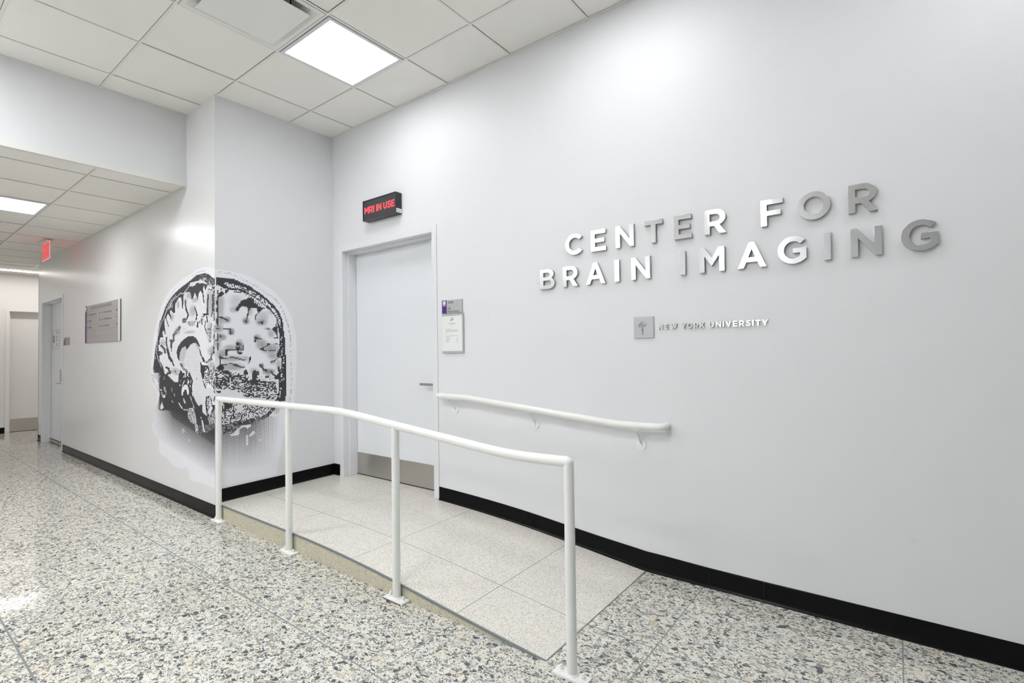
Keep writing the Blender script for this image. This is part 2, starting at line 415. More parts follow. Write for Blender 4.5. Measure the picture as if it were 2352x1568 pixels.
# ---------------------------------------------------------------- ceilings
def ceiling(name, z, xr, yr, gx, gy, skip, holes=()):
    """lay-in tiles above a grid of flat bars; skip = cells filled by fixtures"""
    b = MB(); hw = 0.0078
    i0, i1 = math.floor((xr[0]-gx)/T), math.ceil((xr[1]-gx)/T)
    j0, j1 = math.floor((yr[0]-gy)/T), math.ceil((yr[1]-gy)/T)
    for i in range(i0, i1):
        for j in range(j0, j1):
            if (i, j) in skip: continue
            x0, x1 = max(gx+i*T, xr[0]), min(gx+(i+1)*T, xr[1]); y0, y1 = max(gy+j*T, yr[0]), min(gy+(j+1)*T, yr[1])
            if x1-x0 < 0.01 or y1-y0 < 0.01: continue
            e = 0.0092
            zt = z+0.004+0.0012*math.sin(i*12.9+j*78.2)
            b.box(x0+e, x1-e, y0+e, y1-e, zt, z+0.018, 0)
    for i in range(i0, i1+1):
        x = gx+i*T
        if xr[0]+.02 < x < xr[1]-.02: b.box(x-hw, x+hw, yr[0], yr[1], z, z+0.002, 1)
    for j in range(j0, j1+1):
        y = gy+j*T
        if not (yr[0]+.02 < y < yr[1]-.02): continue
        for i in range(i0, i1):
            x0, x1 = max(gx+i*T+hw, xr[0]), min(gx+(i+1)*T-hw, xr[1])
            if x1 > x0: b.box(x0, x1, y-hw, y+hw, z, z+0.002, 1)
    # wall angle
    a = 0.018
    b.box(xr[0], xr[1], yr[0], yr[0]+a, z+0.0004, z+0.0019, 1); b.box(xr[0], xr[1], yr[1]-a, yr[1], z+0.0004, z+0.0019, 1)
    b.box(xr[0], xr[0]+a, yr[0]+a, yr[1]-a, z+0.0004, z+0.0019, 1); b.box(xr[1]-a, xr[1], yr[0]+a, yr[1]-a, z+0.0004, z+0.0019, 1)
    # dark plenum above
    b.box(xr[0], xr[1], yr[0], yr[1], z+0.16, z+0.18, 2)
    return struct(b.build(name, [M['tile'], M['tbar'], M['shadow_gap']]))
def cell(gx, gy, i, j): return (gx+i*T, gx+(i+1)*T, gy+j*T, gy+(j+1)*T)
MAIN_LIGHTS = [(1, -1), (4, -1), (7, -1), (-1, -5), (4, -5), (-1, -9), (3, -9)]
ceiling('ceiling', HC, (XS, XR), (YB, 0.0), GX, GY, set(MAIN_LIGHTS) | {(1, -2)})
HALL_LIGHTS = [(-3, -1), (-2, -5), (-6, -5), (-9, -5)]
ceiling('ceiling_corridor', HS, (XE-0.45, XS-0.03), (YB, -W), SX, SY, set(HALL_LIGHTS))
# plain plaster ceiling of the cross passage beyond, with slot for the strip light
cp = MB(); cp.box(XF, XE-0.87, YB, YN, HS, HS+0.06); cp.box(XE-0.87, XE-0.45, YB, YN, HS-0.0005, HS+0.06, 0); cp.box(XE-0.45, XE, -W+0.0, YN, HS, HS+0.06)
for yy in (-1.48, -0.26, 0.96): cp.box(XF, XE-0.45, yy-0.004, yy+0.004, HS-0.0015, HS+0.001, 1)
cp.box(XE-0.45-.01, XE-0.45+.01, YB, YN, HS-0.002, HS+0.001, 1)
struct(cp.build('ceiling_passage', [M['tile'], M['tbar']]))

# ---------------------------------------------------------------- ceiling fixtures
def panel_light(c, z, label, mat, group=None):
    x0, x1, y0, y1 = c; cx, cy = (x0+x1)/2, (y0+y1)/2
    t = thing('ceiling_light', label, 'ceiling light', (cx, cy, z), group)
    b = MB(); e = 0.013; f = 0.036
    o = (x0+e, x1-e, y0+e, y1-e); n = (x0+f, x1-f, y0+f, y1-f)
    b.box(o[0], n[0], o[2], o[3], z-0.004, z+0.03); b.box(n[1], o[1], o[2], o[3], z-0.004, z+0.03)
    b.box(n[0], n[1], o[2], n[2], z-0.004, z+0.03); b.box(n[0], n[1], n[3], o[3], z-0.004, z+0.03)
    b.box(o[0], o[1], o[2], o[3], z+0.03, z+0.05)
    b.build('frame', M['fixture'], t)
    d = MB(); d.box(n[0], n[1], n[2], n[3], z-0.001, z+0.004); d.build('diffuser', mat, t)
    return t
panel_light(cell(GX, GY, 1, -1), HC, 'lit square white panel light in the high ceiling beside the air vent', M['panel'])
for (i, j) in MAIN_LIGHTS[1:]:
    x0 = cell(GX, GY, i, j)
    if (i, j) == (4, -5): x0 = (2.55, 2.55+T, x0[2], x0[3])
    panel_light(x0, HC, 'square panel light in the high ceiling outside the view, behind or right of the camera', M['panel'] if j == -1 else M['panel_rear'], 'panel lights out of view')
panel_light(cell(SX, SY, -3, -1), HS, 'lit square panel light in the low corridor ceiling at the left edge', M['panel_hall'])
for (i, j) in HALL_LIGHTS[1:]:  # unseen panels, added to brighten the corridor wall and low ceiling
    panel_light(cell(SX, SY, i, j), HS, 'added square panel light in the low corridor ceiling, unseen, brightening the corridor', M['panel_hall'], 'added corridor panels out of view')
t = thing('strip_light', 'long narrow glowing strip light across the far end of the corridor ceiling', 'strip light', (-7.24, 0.0, HS))
b = MB(); b.box(-7.335, -7.145, -2.3, 2.5, HS-0.012, HS-0.0015); b.build('lens', M['strip'], t)
b = MB(); b.box(-7.345, -7.335, -2.31, 2.51, HS-0.014, HS-0.0015); b.box(-7.145, -7.135, -2.31, 2.51, HS-0.014, HS-0.0015)
b.box(-7.335, -7.145, -2.31, -2.3, HS-0.014, HS-0.0015); b.box(-7.335, -7.145, 2.5, 2.51, HS-0.014, HS-0.0015); b.build('housing', M['fixture'], t)

# air vent (plaque diffuser)
x0, x1, y0, y1 = cell(GX, GY, 1, -2); cx, cy = (x0+x1)/2, (y0+y1)/2
t = thing('air_vent', 'square white ceiling air vent with a hanging plate', 'air vent', (cx, cy, HC))
b = MB(); e = 0.012
def ring(h, z): return [(cx-h, cy-h, z), (cx+h, cy-h, z), (cx+h, cy+h, z), (cx-h, cy+h, z)]
rings = [ring(T/2-e, HC+0.006), ring(T/2-e, HC-0.002), ring(T/2-0.035, HC-0.002), ring(T/2-0.045, HC+0.004), ring(T/2-0.07, HC+0.018), ring(T/2-0.10, HC+0.045), ring(T/2-0.125, HC+0.085), ring(T/2-0.14, HC+0.13)]
vs = [q for r in rings for q in r]; fs = []
for k in range(len(rings)-1):
    for q in range(4): fs.append((k*4+q, k*4+(q+1) % 4, (k+1)*4+(q+1) % 4, (k+1)*4+q))
b.add(vs, fs); b.build('frame', M['diffuser'], t)
b = MB(); b.add(ring(T/2-0.14, HC+0.13) + ring(T/2-0.14, HC+0.135), [(0,1,2,3), (4,5,6,7), (0,1,5,4), (1,2,6,5), (2,3,7,6), (3,0,4,7)]); b.build('duct_neck', M['shadow_gap'], t)
b = MB(); b.box(cx-0.230, cx+0.230, cy-0.230, cy+0.230, HC-0.017, HC-0.013)
b.build('plate', M['diffuser'], t, bevel=0.0015)
for sx in (-1, 1):
    for sy in (-1, 1):
        b = MB(); b.cyl((cx+sx*0.15, cy+sy*0.15, HC-0.013), (0,0,1), 0.004, 0.139, 8); b.build('hanger', M['shadow_gap'], t)

# ---------------------------------------------------------------- landing and ramp
FR = [(0, .114), (1.15, .116), (1.45, .112), (1.70, .103), (1.97, .0895), (2.2, .0715), (2.45, .050), (2.8, .021), (3.09, .0006)]
BK = [(0, .133), (1.15, .130), (1.45, .127), (1.70, .118), (1.97, .105), (2.2, .091), (2.45, .068), (2.8, .032), (3.09, .0006)]
def lerp(tab, x):
    for (a, p), (c, q) in zip(tab, tab[1:]):
        if x <= c: return p + (q-p)*max(0, (x-a))/(c-a)
    return 0.0
def smooth_tab(tab, n=48):
    xs = [tab[0][0] + (tab[-1][0]-tab[0][0])*i/n for i in range(n+1)]
    ys = [lerp(tab, x) for x in xs]
    for _ in range(9): ys = [ys[0]] + [(ys[i-1]+2*ys[i]+ys[i+1])/4 for i in range(1, n)] + [ys[-1]]
    return list(zip(xs, ys))
FR = smooth_tab(FR); BK = smooth_tab(BK)
RY = -1.045
rp = MB(); ny = 6; top = []
for (x, zf), (_, zb) in zip(FR, BK):
    top.append([(x, RY + (0-RY)*k/ny, zf + (zb-zf)*k/ny) for k in range(ny+1)])
vs = [q for r in top for q in r]; n1 = ny+1
fs = [(i*n1+k, (i+1)*n1+k, (i+1)*n1+k+1, i*n1+k+1) for i in range(len(top)-1) for k in range(ny)]
rp.add(vs, fs, 0, True)
# doorway part of the landing
rp.box(D1[0], D1[1], 0, 0.2, 0, 0.1285)
# riser
n = len(FR)
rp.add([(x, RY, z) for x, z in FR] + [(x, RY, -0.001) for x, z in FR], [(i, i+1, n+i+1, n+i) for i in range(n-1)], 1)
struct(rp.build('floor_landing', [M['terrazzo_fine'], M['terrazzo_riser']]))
ed = MB()
def ribbon(path, w, h, horizontal=(0, 1)):
    """thin bar following a path on the ramp edge"""
    vs = []
    for (x, y, z) in path: vs += [(x, y-w/2, z-h), (x, y+w/2, z-h), (x, y+w/2, z+0.0012), (x, y-w/2, z+0.0012)]
    fs = [(4*i+a, 4*i+(a+1) % 4, 4*i+4+(a+1) % 4, 4*i+4+a) for i in range(len(path)-1) for a in range(4)] + [(3,2,1,0)]
    k = 4*(len(path)-1); fs.append((k, k+1, k+2, k+3))
    ed.add(vs, fs)
ribbon([(x, RY-0.0005, z) for x, z in FR], 0.009, 0.0085)
ed.box(3.088, 3.094, RY, -0.012, -0.002, 0.0016)
struct(ed.build('trim_2', M['zinc']))

# ---------------------------------------------------------------- cove base
PROF = [(0.0005, 0.100), (0.0035, 0.0995), (0.0045, 0.096), (0.0045, 0.022), (0.0065, 0.012), (0.011, 0.004), (0.016, 0.0)]
def cove(name, segs, to3, topline=None):
    """segs: list of [(s, z)...]; to3(s, offset, z)"""
    b = MB()
    for seg in segs:
        n = len(PROF)
        TP = lambda s: topline(s) if topline else 0.0
        vs = [to3(s, o, z+h*(1+TP(s)/0.1)) for s, z in seg for o, h in PROF]
        fs = [(i*n+k, i*n+k+1, (i+1)*n+k+1, (i+1)*n+k) for i in range(len(seg)-1) for k in range(n-1)]
        b.add(vs, fs, 0, True)
        for q in (0, len(seg)-1):
            s, z = seg[q]
            b.add([to3(s, 0, z)] + [to3(s, 0, z+.1+TP(s))] + [to3(s, o, z+h*(1+TP(s)/0.1)) for o, h in PROF], [tuple(range(n+2))])
    return struct(b.build(name, M['base']))
def run(tab, a, c, n=16): return [(a+(c-a)*i/n, lerp(tab, a+(c-a)*i/n)) for i in range(n+1)]
flat = lambda a, c: [(a, 0.0), (c, 0.0)]
g = 0.0006
cove('baseboard_right', [run(BK, 0.0, 0.100, 2), run(BK, 1.412, 2.311-g), run(BK, 2.311+g, 3.09) + [(3.09+.0352*i-g*(i == 10), 0.0) for i in range(1, 11)], flat(3.442+g, 3.705-g), flat(3.705+g, 5.9), flat(5.9+2*g, XR)], lambda s, o, z: (s, -o, z), lambda s: .010*math.exp(-((s-3.12)/.26)**2))
cove('baseboard_back', [[(-1.043, .116), (0, .133)]], lambda s, o, z: (o, s, z))
cove('baseboard_left', [flat(XE, D2[0]-0.052)] + [flat(a, c-g*2) for a, c in ((-4.728, -4.1), (-4.1, -3.45), (-3.45, -2.3), (-2.3, -1.35), (-1.35, 0.006))], lambda s, o, z: (s, -W-o, z))
cove('baseboard_far', [flat(YB, D3[0]-0.055), flat(D3[1]+.055, YN)], lambda s, o, z: (XF+o, s, z))
cove('baseboard_return', [flat(-W, YN)], lambda s, o, z: (XE-o, s, z))
# corner guard at the corridor end
cg = MB(); cg.box(XE-0.003, XE+0.022, -W-0.003, -W-0.0004, 0.102, 2.52); cg.box(XE-0.003, XE-0.0004, -W-0.0004, -W+0.035, 0.102, 2.52)
struct(cg.build('trim_3', M['chrome']))

# ================================================================= DOORS
# door 1: wide white door on the landing
d1 = bpy.data.objects.new('door_1', None); COL.objects.link(d1); d1.location = ((D1[0]+D1[1])/2, 0.1, 0.13); struct(d1, 'wide white door with steel kick plate at the top of the landing', 'door')
b = MB(); x0, x1, zt = D1; c = 0.052; zb = 0.129
# casing on the wall face
b.box(x0-c, x0, -0.008, 0.0, zb, zt+c); b.box(x1, x1+c, -0.008, 0.0, zb, zt+c); b.box(x0, x1, -0.008, 0.0, zt, zt+c)
# rebate faces and stops
b.box(x0-0.01, x0+0.0015, -0.006, 0.19, zb, zt); b.box(x1-0.0015, x1+0.01, -0.006, 0.19, zb, zt); b.box(x0, x1, -0.006, 0.19, zt-0.0015, zt+0.01)
s = 0.016
b.box(x0+0.0015, x0+s, 0.050, 0.134, zb, zt-0.0015); b.box(x1-s, x1-0.0015, 0.050, 0.134, zb, zt-0.0015); b.box(x0+s, x1-s, 0.050, 0.134, zt-s, zt-0.0015)
b.build('frame', M['frame'], d1, bevel=0.0012)
b = MB(); b.box(x0+0.005, x1-0.005, 0.136, 0.180, zb+0.010, zt-0.006); leaf = b.build('leaf', M['door'], d1)
b = MB(); b.box(x0+0.024, x1-0.026, 0.1335, 0.1358, zb+0.012, 0.338)
for i in range(9):
    xx = x0+0.05+i*(x1-x0-0.10)/8
    b.cyl((xx, 0.1337, 0.326), (0,-1,0), 0.004, 0.0012, 10); b.cyl((xx, 0.1337, 0.155), (0,-1,0), 0.004, 0.0012, 10)
kp = b.build('kick_plate', M['steel'], leaf, origin=(0.75, 0.134, 0.24)); kp.location = Vector((0.75, 0.134, 0.24)) - Vector(d1.location) - Vector(leaf.location)
b = MB(); b.box(1.118, 1.262, 0.070, 0.080, 0.9985, 1.0185); b.cyl((1.255, 0.134, 1.0085), (0,-1,0), 0.010, 0.058, 16); b.cyl((1.255, 0.1355, 1.0085), (0,-1,0), 0.027, 0.008, 28)
hd = b.build('handle', M['chrome'], leaf, origin=(1.2, 0.1, 1.0)); hd.location = Vector((1.2, 0.1, 1.0)) - Vector(d1.location) - Vector(leaf.location)
b = MB(); b.box(x0+0.002, x1-0.002, 0.14, 0.185, 0.1285, 0.1387); b.build('threshold_gap', M['shadow_gap'], d1)

# door 2: pair in the corridor wall
d2 = bpy.data.objects.new('door_2', None); COL.objects.link(d2); d2.location = ((D2[0]+D2[1])/2, -W+0.08, 0); struct(d2, 'white double door in the glossy corridor wall beside the directory sign', 'door')
b = MB(); x0, x1, zt = D2; c = 0.05
b.box(x0-c, x0, -W-0.008, -W, 0, zt+c); b.box(x1, x1+c, -W-0.008, -W, 0, zt+c); b.box(x0, x1, -W-0.008, -W, zt, zt+c)
b.box(x0-0.01, x0+0.0015, -W-0.006, -W+0.15, 0, zt); b.box(x1-0.0015, x1+0.01, -W-0.006, -W+0.15, 0, zt); b.box(x0, x1, -W-0.006, -W+0.15, zt-0.0015, zt+0.01)
b.box(x0+0.0015, x0+s, -W+0.04, -W+0.095, 0, zt-0.0015); b.box(x1-s, x1-0.0015, -W+0.04, -W+0.095, 0, zt-0.0015); b.box(x0+s, x1-s, -W+0.04, -W+0.095, zt-s, zt-0.0015)
b.build('frame', M['frame'], d2, bevel=0.001)
ly = -W+0.097; mid = -5.405
b = MB(); b.box(x0+0.006, mid-0.004, ly, ly+0.045, 0.012, zt-0.006); lf = b.build('leaf', M['door'], d2)
b = MB(); b.box(mid+0.004, x1-0.006, ly, ly+0.045, 0.012, zt-0.006); lf2 = b.build('leaf', M['door'], d2)
b = MB(); b.box(mid-0.006, mid+0.006, ly+0.0456, ly+0.05, 0.0, zt-0.004); b.box(x0+.004, x1-.004, ly+.004, ly+.05, 0.0005, 0.0115); b.build('meeting_gap', M['shadow_gap'], d2)
def sub(mb, name, mat, par, org):
    o = mb.build(name, mat, par, origin=org); base = Vector(par.location) + (Vector(par.parent.location) if par.parent else Vector((0,0,0)))
    o.location = Vector(org)-base; return o
b = MB(); b.box(x0+0.02, mid-0.03, ly-0.018, ly-0.0004, 0.014, 0.055); sub(b, 'door_sweep', M['steel'], lf, (-5.7, ly, .03))
b = MB(); b.box(mid+0.01, x1-0.02, ly-0.018, ly-0.0004, 0.014, 0.055); sub(b, 'door_sweep', M['steel'], lf2, (-5.1, ly, .03))
b = MB(); b.tube([(-5.355, ly-0.052, .904), (-5.24, ly-0.052, .904), (-5.225, ly-0.045, .904), (-5.222, ly-0.0005, .904)], 0.009, 12); b.cyl((-5.222, ly-0.0004, .904), (0,-1,0), 0.03, 0.009, 24)
sub(b, 'handle', M['chrome'], lf2, (-5.22, ly, .904))
b = MB()
prof = [(-5.33, .93), (-5.335, .97), (-5.345, 1.02), (-5.34, 1.07), (-5.33, 1.10), (-5.27, 1.10), (-5.27, .93)]
b.add([(x, ly-0.022, z) for x, z in prof] + [(x, ly-0.0006, z) for x, z in prof], [tuple(range(7)), tuple(range(13, 6, -1))] + [(i, (i+1) % 7, 7+(i+1) % 7, 7+i) for i in range(7)])
sub(b, 'lock_guard', M['chrome'], lf2, (-5.3, ly, 1.0))

# door 3: at the far end
d3 = bpy.data.objects.new('door_3', None); COL.objects.link(d3); d3.location = (XF-0.05, (D3[0]+D3[1])/2, 0); struct(d3, 'pale door with a dark kick plate at the far end of the corridor', 'door')
b = MB(); y0, y1, zt = D3; c = 0.05
b.box(XF, XF+0.008, y0-c, y0, 0, zt+c-.015); b.box(XF, XF+0.008, y1, y1+c, 0, zt+c-.015); b.box(XF, XF+0.008, y0, y1, zt, zt+c-.015)
b.box(XF-0.14, XF+0.006, y0-0.01, y0+0.0015, 0, zt); b.box(XF-0.14, XF+0.006, y1-0.0015, y1+0.01, 0, zt); b.box(XF-0.14, XF+0.006, y0, y1, zt-0.0015, zt+0.01)
b.box(XF-0.095, XF-0.045, y0+0.0015, y0+0.016, 0, zt); b.box(XF-0.095, XF-0.045, y1-.016, y1-0.0015, 0, zt); b.box(XF-0.095, XF-0.045, y0, y1, zt-0.018, zt-0.0015)
b.build('frame', M['far_wall'], d3, bevel=0.001)
b = MB(); b.box(XF-0.142, XF-0.097, y0+0.005, y1-0.005, 0.008, zt-0.006); lf = b.build('leaf', M['far_door'], d3)
b = MB(); b.box(XF-0.0965, XF-0.095, y0+0.02, y1-0.02, 0.014, 0.222); sub(b, 'kick_plate', M['steel'], lf, (XF-.096, -.7, .12))

# ================================================================= HANDRAILS
RAILY = -1.0715; PX = (0.108, 1.135, 2.188, 3.228)
hr = thing('handrail', 'white painted pipe handrail on four posts along the ramp edge', 'handrail', (1.67, RAILY, 0))
def bend(pts, r=0.06, n=6):
    """round the interior corners of a path"""
    P = [Vector(p) for p in pts]; out = [P[0]]
    for i in range(1, len(P)-1):
        a, b_, c = P[i-1], P[i], P[i+1]
        d1_, d2_ = (a-b_), (c-b_); rr = min(r, d1_.length*.45, d2_.length*.45)
        p, q = b_+d1_.normalized()*rr, b_+d2_.normalized()*rr
        for k in range(n+1):
            t_ = k/n; out.append(p*(1-t_)**2 + b_*2*t_*(1-t_) + q*t_**2)
    out.append(P[-1]); return out
RZ = lambda x: 0.9375 if x <= 1.70 else (0.829 if x >= 2.94 else 0.9375 + (0.829-0.9375)*(x-1.70)/1.24)
b = MB(); b.tube(bend([(PX[0]-0.004, RAILY, .9345), (1.70, RAILY, .9395), (2.94, RAILY, .827), (PX[3]+0.004, RAILY, .833)], .16), 0.0212, 28)
b.build('top_rail', M['rail'], hr)
post_labels = ['post nearest the brain mural corner', 'second post from the mural corner', 'third post from the mural corner', 'tallest looking post at the foot of the ramp']
for k, px in enumerate(PX):
    zt = [.934, .937, .894, .832][k]
    b = MB()
    if k in (0, 3):
        b.tube([(px, RAILY, 0.012), (px, RAILY, zt)], 0.0205, 28)
        # rounded elbow cap
        nn = 6; prof = [(0.0212*math.cos(a*math.pi/2/nn), 0.0212*math.sin(a*math.pi/2/nn)) for a in range(nn)]
        b.tube([(px, RAILY, zt-.0005+h) for r_, h in prof], [r_ for r_, h in prof], 28)
    else: b.tube([(px, RAILY, 0.012), (px, RAILY, zt)], 0.0205, 28)
    b.tube([(px, RAILY, 0.012), (px, RAILY, 0.016), (px, RAILY, 0.020)], [0.027, 0.0245, 0.0206], 28)
    p = b.build('post', M['rail'], hr, origin=(px, RAILY, 0)); p.location = (px-hr.location.x, 0, 0)
    b = MB(); b.box(px-0.074, px+0.074, RAILY-0.030, RAILY+0.0255, 0.0008, 0.0125)
    o = b.build('base_plate', M['rail'], p, origin=(px, RAILY, 0), bevel=0.002); o.location = (0, 0, 0)
    if k in (2, 3):
        b = MB(); b.box(px-0.072 if k == 2 else px+0.052, px+0.064, RAILY-0.0312, RAILY-0.0301, 0.0015, 0.0050 if k == 2 else 0.0035); o = b.build('rust_mark', M['rust'], p, origin=(px, RAILY, 0)); o.location = (0, 0, 0)
    for sg in (-1, 1):
        bx = px+sg*0.049
        b = MB(); b.cyl((bx, RAILY, 0.0125), (0,0,1), 0.0145, 0.002, 24); b.cyl((bx, RAILY, 0.0145), (0,0,1), 0.0098, 0.010, 6, smooth=False); b.cyl((bx, RAILY, 0.0245), (0,0,1), 0.0055, 0.007, 14)
        o = b.build('bolt', M['rail'], p, origin=(bx, RAILY, 0.0125)); o.location = (bx-px, 0, 0.0125)
WRY = -0.08
wrl = thing('wall_handrail', 'white pipe handrail fixed to the wall right of the door', 'handrail', (2.35, 0, 0.9))
b = MB(); b.tube(bend([(1.472, -0.0085, .9405), (1.472, WRY, .9405), (1.76, WRY, .9400), (2.967, WRY, .8375), (3.228, WRY, .8395), (3.228, -0.001, .8395)], .05), 0.0205, 28)
b.build('rail', M['rail'], wrl)
for bx, bz in ((1.591, .8307), (2.3277, .7781), (3.0723, .7195)):
    rz = (.940 if bx < 1.76 else (.8385 if bx > 2.967 else .9400-.1025*(bx-1.76)/1.207)) - 0.0205
    b = MB()
    b.cyl((bx, -0.0005, bz), (0,-1,0), 0.031, 0.005, 32)
    br = b.build('bracket', M['bracket'], wrl, origin=(bx, 0, bz)); 
    b = MB(); b.tube(bend([(bx, -0.0035, bz+0.012), (bx, -0.022, bz+0.030), (bx, -0.050, rz-0.030), (bx, WRY, rz-0.012), (bx, WRY, rz-0.001)], .02), [0.010]+[0.0085]*21+[0.0085], 14)
    o = b.build('arm', M['bracket'], br, origin=(bx, 0, bz)); o.location = (0, 0, 0)
    b = MB(); b.box(bx-0.028, bx+0.028, WRY-0.010, WRY+0.010, rz-0.0035, rz+0.002); o = b.build('saddle', M['bracket'], br, origin=(bx, 0, bz), bevel=.001); o.location = (0, 0, 0)
    b = MB(); b.cyl((bx, -0.0056, bz-0.004), (0,-1,0), 0.0075, 0.004, 16); o = b.build('screw', M['bracket'], br, origin=(bx, 0, bz)); o.location = (0, 0, 0)

# ================================================================= GLYPHS
def arc(cx, cy, rx, ry, a0, a1, n=16):
    return [(cx+rx*math.cos(math.radians(a0+(a1-a0)*i/n)), cy+ry*math.sin(math.radians(a0+(a1-a0)*i/n))) for i in range(n+1)]
def thick(pts, wd):
    P = [Vector((x, y, 0)) for x, y in pts]; L, Rr = [], []
    for i in range(len(P)):
        t_ = (P[min(i+1, len(P)-1)]-P[max(i-1, 0)]).normalized(); n_ = Vector((-t_.y, t_.x, 0))*wd/2
        L.append(tuple((P[i]+n_)[:2])); Rr.append(tuple((P[i]-n_)[:2]))
    return L + Rr[::-1]
def cat(pts, n=5):
    out = []; P = [pts[0]] + list(pts) + [pts[-1]]
    for i in range(1, len(P)-2):
        for k in range(n):
            t_ = k/n; q = []
            for d in (0, 1):
                p0, p1, p2, p3 = P[i-1][d], P[i][d], P[i+1][d], P[i+2][d]
                q.append(.5*((2*p1)+(-p0+p2)*t_+(2*p0-5*p1+4*p2-p3)*t_**2+(-p0+3*p1-3*p2+p3)*t_**3))
            out.append(tuple(q))
    out.append(tuple(pts[-1])); return out
def ringsector(cx, rx, ry, irx, iry, a0, a1):
    return arc(cx, .5, rx, ry, a0, a1, 40) + arc(cx, .5, irx, iry, a1, a0, 40)
def glyphs():
    G = {}
    G['I'] = (.22, [[(0,0),(.22,0),(.22,1),(0,1)]])
    G['E'] = (.78, [[(0,0),(.78,0),(.78,.19),(.215,.19),(.215,.41),(.70,.41),(.70,.59),(.215,.59),(.215,.81),(.77,.81),(.77,1),(0,1)]])
    G['F'] = (.77, [[(0,0),(.215,0),(.215,.385),(.70,.385),(.70,.575),(.215,.575),(.215,.81),(.77,.81),(.77,1),(0,1)]])
    G['T'] = (.83, [[(.31,0),(.525,0),(.525,.80),(.83,.80),(.83,1),(0,1),(0,.80),(.31,.80)]])
    G['N'] = (.885, [[(0,0),(.215,0),(.215,.65),(.70,0),(.885,0),(.885,1),(.67,1),(.67,.37),(.20,1),(0,1)]])
    G['M'] = (1.0, [[(0,0),(.213,0),(.213,.655),(.494,.235),(.502,.235),(.787,.655),(.787,0),(1.0,0),(1.0,1),(.768,1),(.5,.575),(.232,1),(0,1)]])
    G['A'] = (1.03, [[(0,0),(.222,0),(.312,.225),(.715,.225),(.805,0),(1.03,0),(.615,1.005),(.415,1.005)], [(.39,.41),(.515,.735),(.64,.41)]])
    G['R'] = (.85, [[(0,0),(.215,0),(.215,.32),(.385,.32),(.60,0),(.85,0),(.605,.36)] + arc(.46,.665,.37,.335,-48,90,14) + [(0,1)],
                    [(.215,.51),(.215,.81)] + arc(.44,.66,.175,.15,90,-90,10)])
    G['B'] = (.88, [[(0,0),(.53,0)] + arc(.53,.28,.35,.28,-90,48,12)[1:] + [(.70,.525)] + arc(.47,.745,.36,.255,-32,90,12) + [(0,1)],
                    [(.21,.60),(.21,.82)] + arc(.44,.71,.16,.11,90,-90,8), [(.21,.18),(.21,.42)] + arc(.51,.30,.16,.12,90,-90,8)])
    G['C'] = (.94, [ringsector(.53, .53, .515, .31, .315, 40, 320)])
    outer = arc(.53,.5,.53,.515,43,318,40) ; inner = arc(.53,.5,.31,.325,-47+360,43,40)
    G['G'] = (.955, [outer + [(.955,.145),(.955,.565),(.51,.565),(.51,.385),(.745,.385),(.745,.262)] + inner])
    G['O'] = (1.06, [arc(.53,.5,.53,.515,0,360,48)[:-1], arc(.53,.5,.31,.32,0,360,48)[:-1]])
    G['W'] = (1.32, [[(0,1),(.335,0),(.515,0),(.66,.44),(.805,0),(.985,0),(1.32,1),(1.09,1),(.885,.34),(.745,1),(.575,1),(.435,.34),(.235,1)]])
    G['Y'] = (.92, [[(.352,0),(.568,0),(.568,.385),(.92,1),(.68,1),(.462,.58),(.245,1),(0,1),(.352,.38)]])
    G['K'] = (.86, [[(0,0),(.215,0),(.215,.24),(.325,.355),(.60,0),(.86,0),(.475,.505),(.845,1),(.585,1),(.215,.53),(.215,1),(0,1)]])
    G['U'] = (.86, [[(0,1),(0,.42)] + arc(.43,.415,.43,.43,180,360,18)[1:] + [(.86,1),(.645,1),(.645,.42)] + arc(.43,.415,.215,.235,360,180,14)[1:] + [(.215,1)]])
    G['V'] = (.95, [[(0,1),(.38,0),(.57,0),(.95,1),(.715,1),(.478,.335),(.24,1)]])
    G['X'] = (.90, [[(0,0),(.25,0),(.45,.32),(.65,0),(.90,0),(.58,.51),(.885,1),(.64,1),(.455,.69),(.275,1),(.02,1),(.325,.50)]])
    sc = cat([(.70,.79),(.57,.885),(.40,.91),(.24,.865),(.165,.735),(.235,.62),(.42,.54),(.60,.455),(.685,.29),(.60,.14),(.42,.09),(.23,.115),(.05,.225)])
    G['S'] = (.78, [thick(sc, .19)])
    return G
GL = glyphs()
def glyph(ch, height, width=None, grow=0):
    w0, polys = GL[ch]; k = (width/w0) if width else height
    return [[(x*k, y*height) for x, y in p] for p in polys]

# ---------------------------------------------------------------- big letters: each one lifts off the wall by itself
def letter(ch, x0, x1, z0, h, tk, label, group, off=0.0006):
    me = shape_mesh('letter_'+ch.lower(), glyph(ch, h, x1-x0), tk, 0.0006 if h > .05 else 0.0)
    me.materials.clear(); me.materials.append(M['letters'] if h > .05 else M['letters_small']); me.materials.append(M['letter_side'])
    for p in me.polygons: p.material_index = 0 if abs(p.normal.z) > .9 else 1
    me.transform(frame_of('y', 0).to_3x3().to_4x4())
    o = bpy.data.objects.new('letter_'+ch.lower(), me); COL.objects.link(o); o.location = (x0, -off, z0)
    return tag(o, label, 'letter', group)
ords = ['first', 'second', 'third', 'fourth', 'fifth', 'sixth', 'seventh', 'eighth', 'ninth', 'tenth']
BIG = [('CENTER', 1.8765, [(2.592,2.714),(2.776,2.877),(2.943,3.058),(3.122,3.229),(3.294,3.391),(3.459,3.569)]),
       ('FOR', 1.8765, [(3.7345,3.834),(3.895,4.032),(4.0995,4.209)]),
       ('BRAIN', 1.6765, [(2.392,2.508),(2.570,2.681),(2.737,2.871),(2.932,2.962),(3.038,3.153)]),
       ('IMAGING', 1.6765, [(3.3235,3.3535),(3.428,3.5575),(3.621,3.756),(3.806,3.930),(4.0015,4.029),(4.105,4.2205),(4.287,4.411)])]
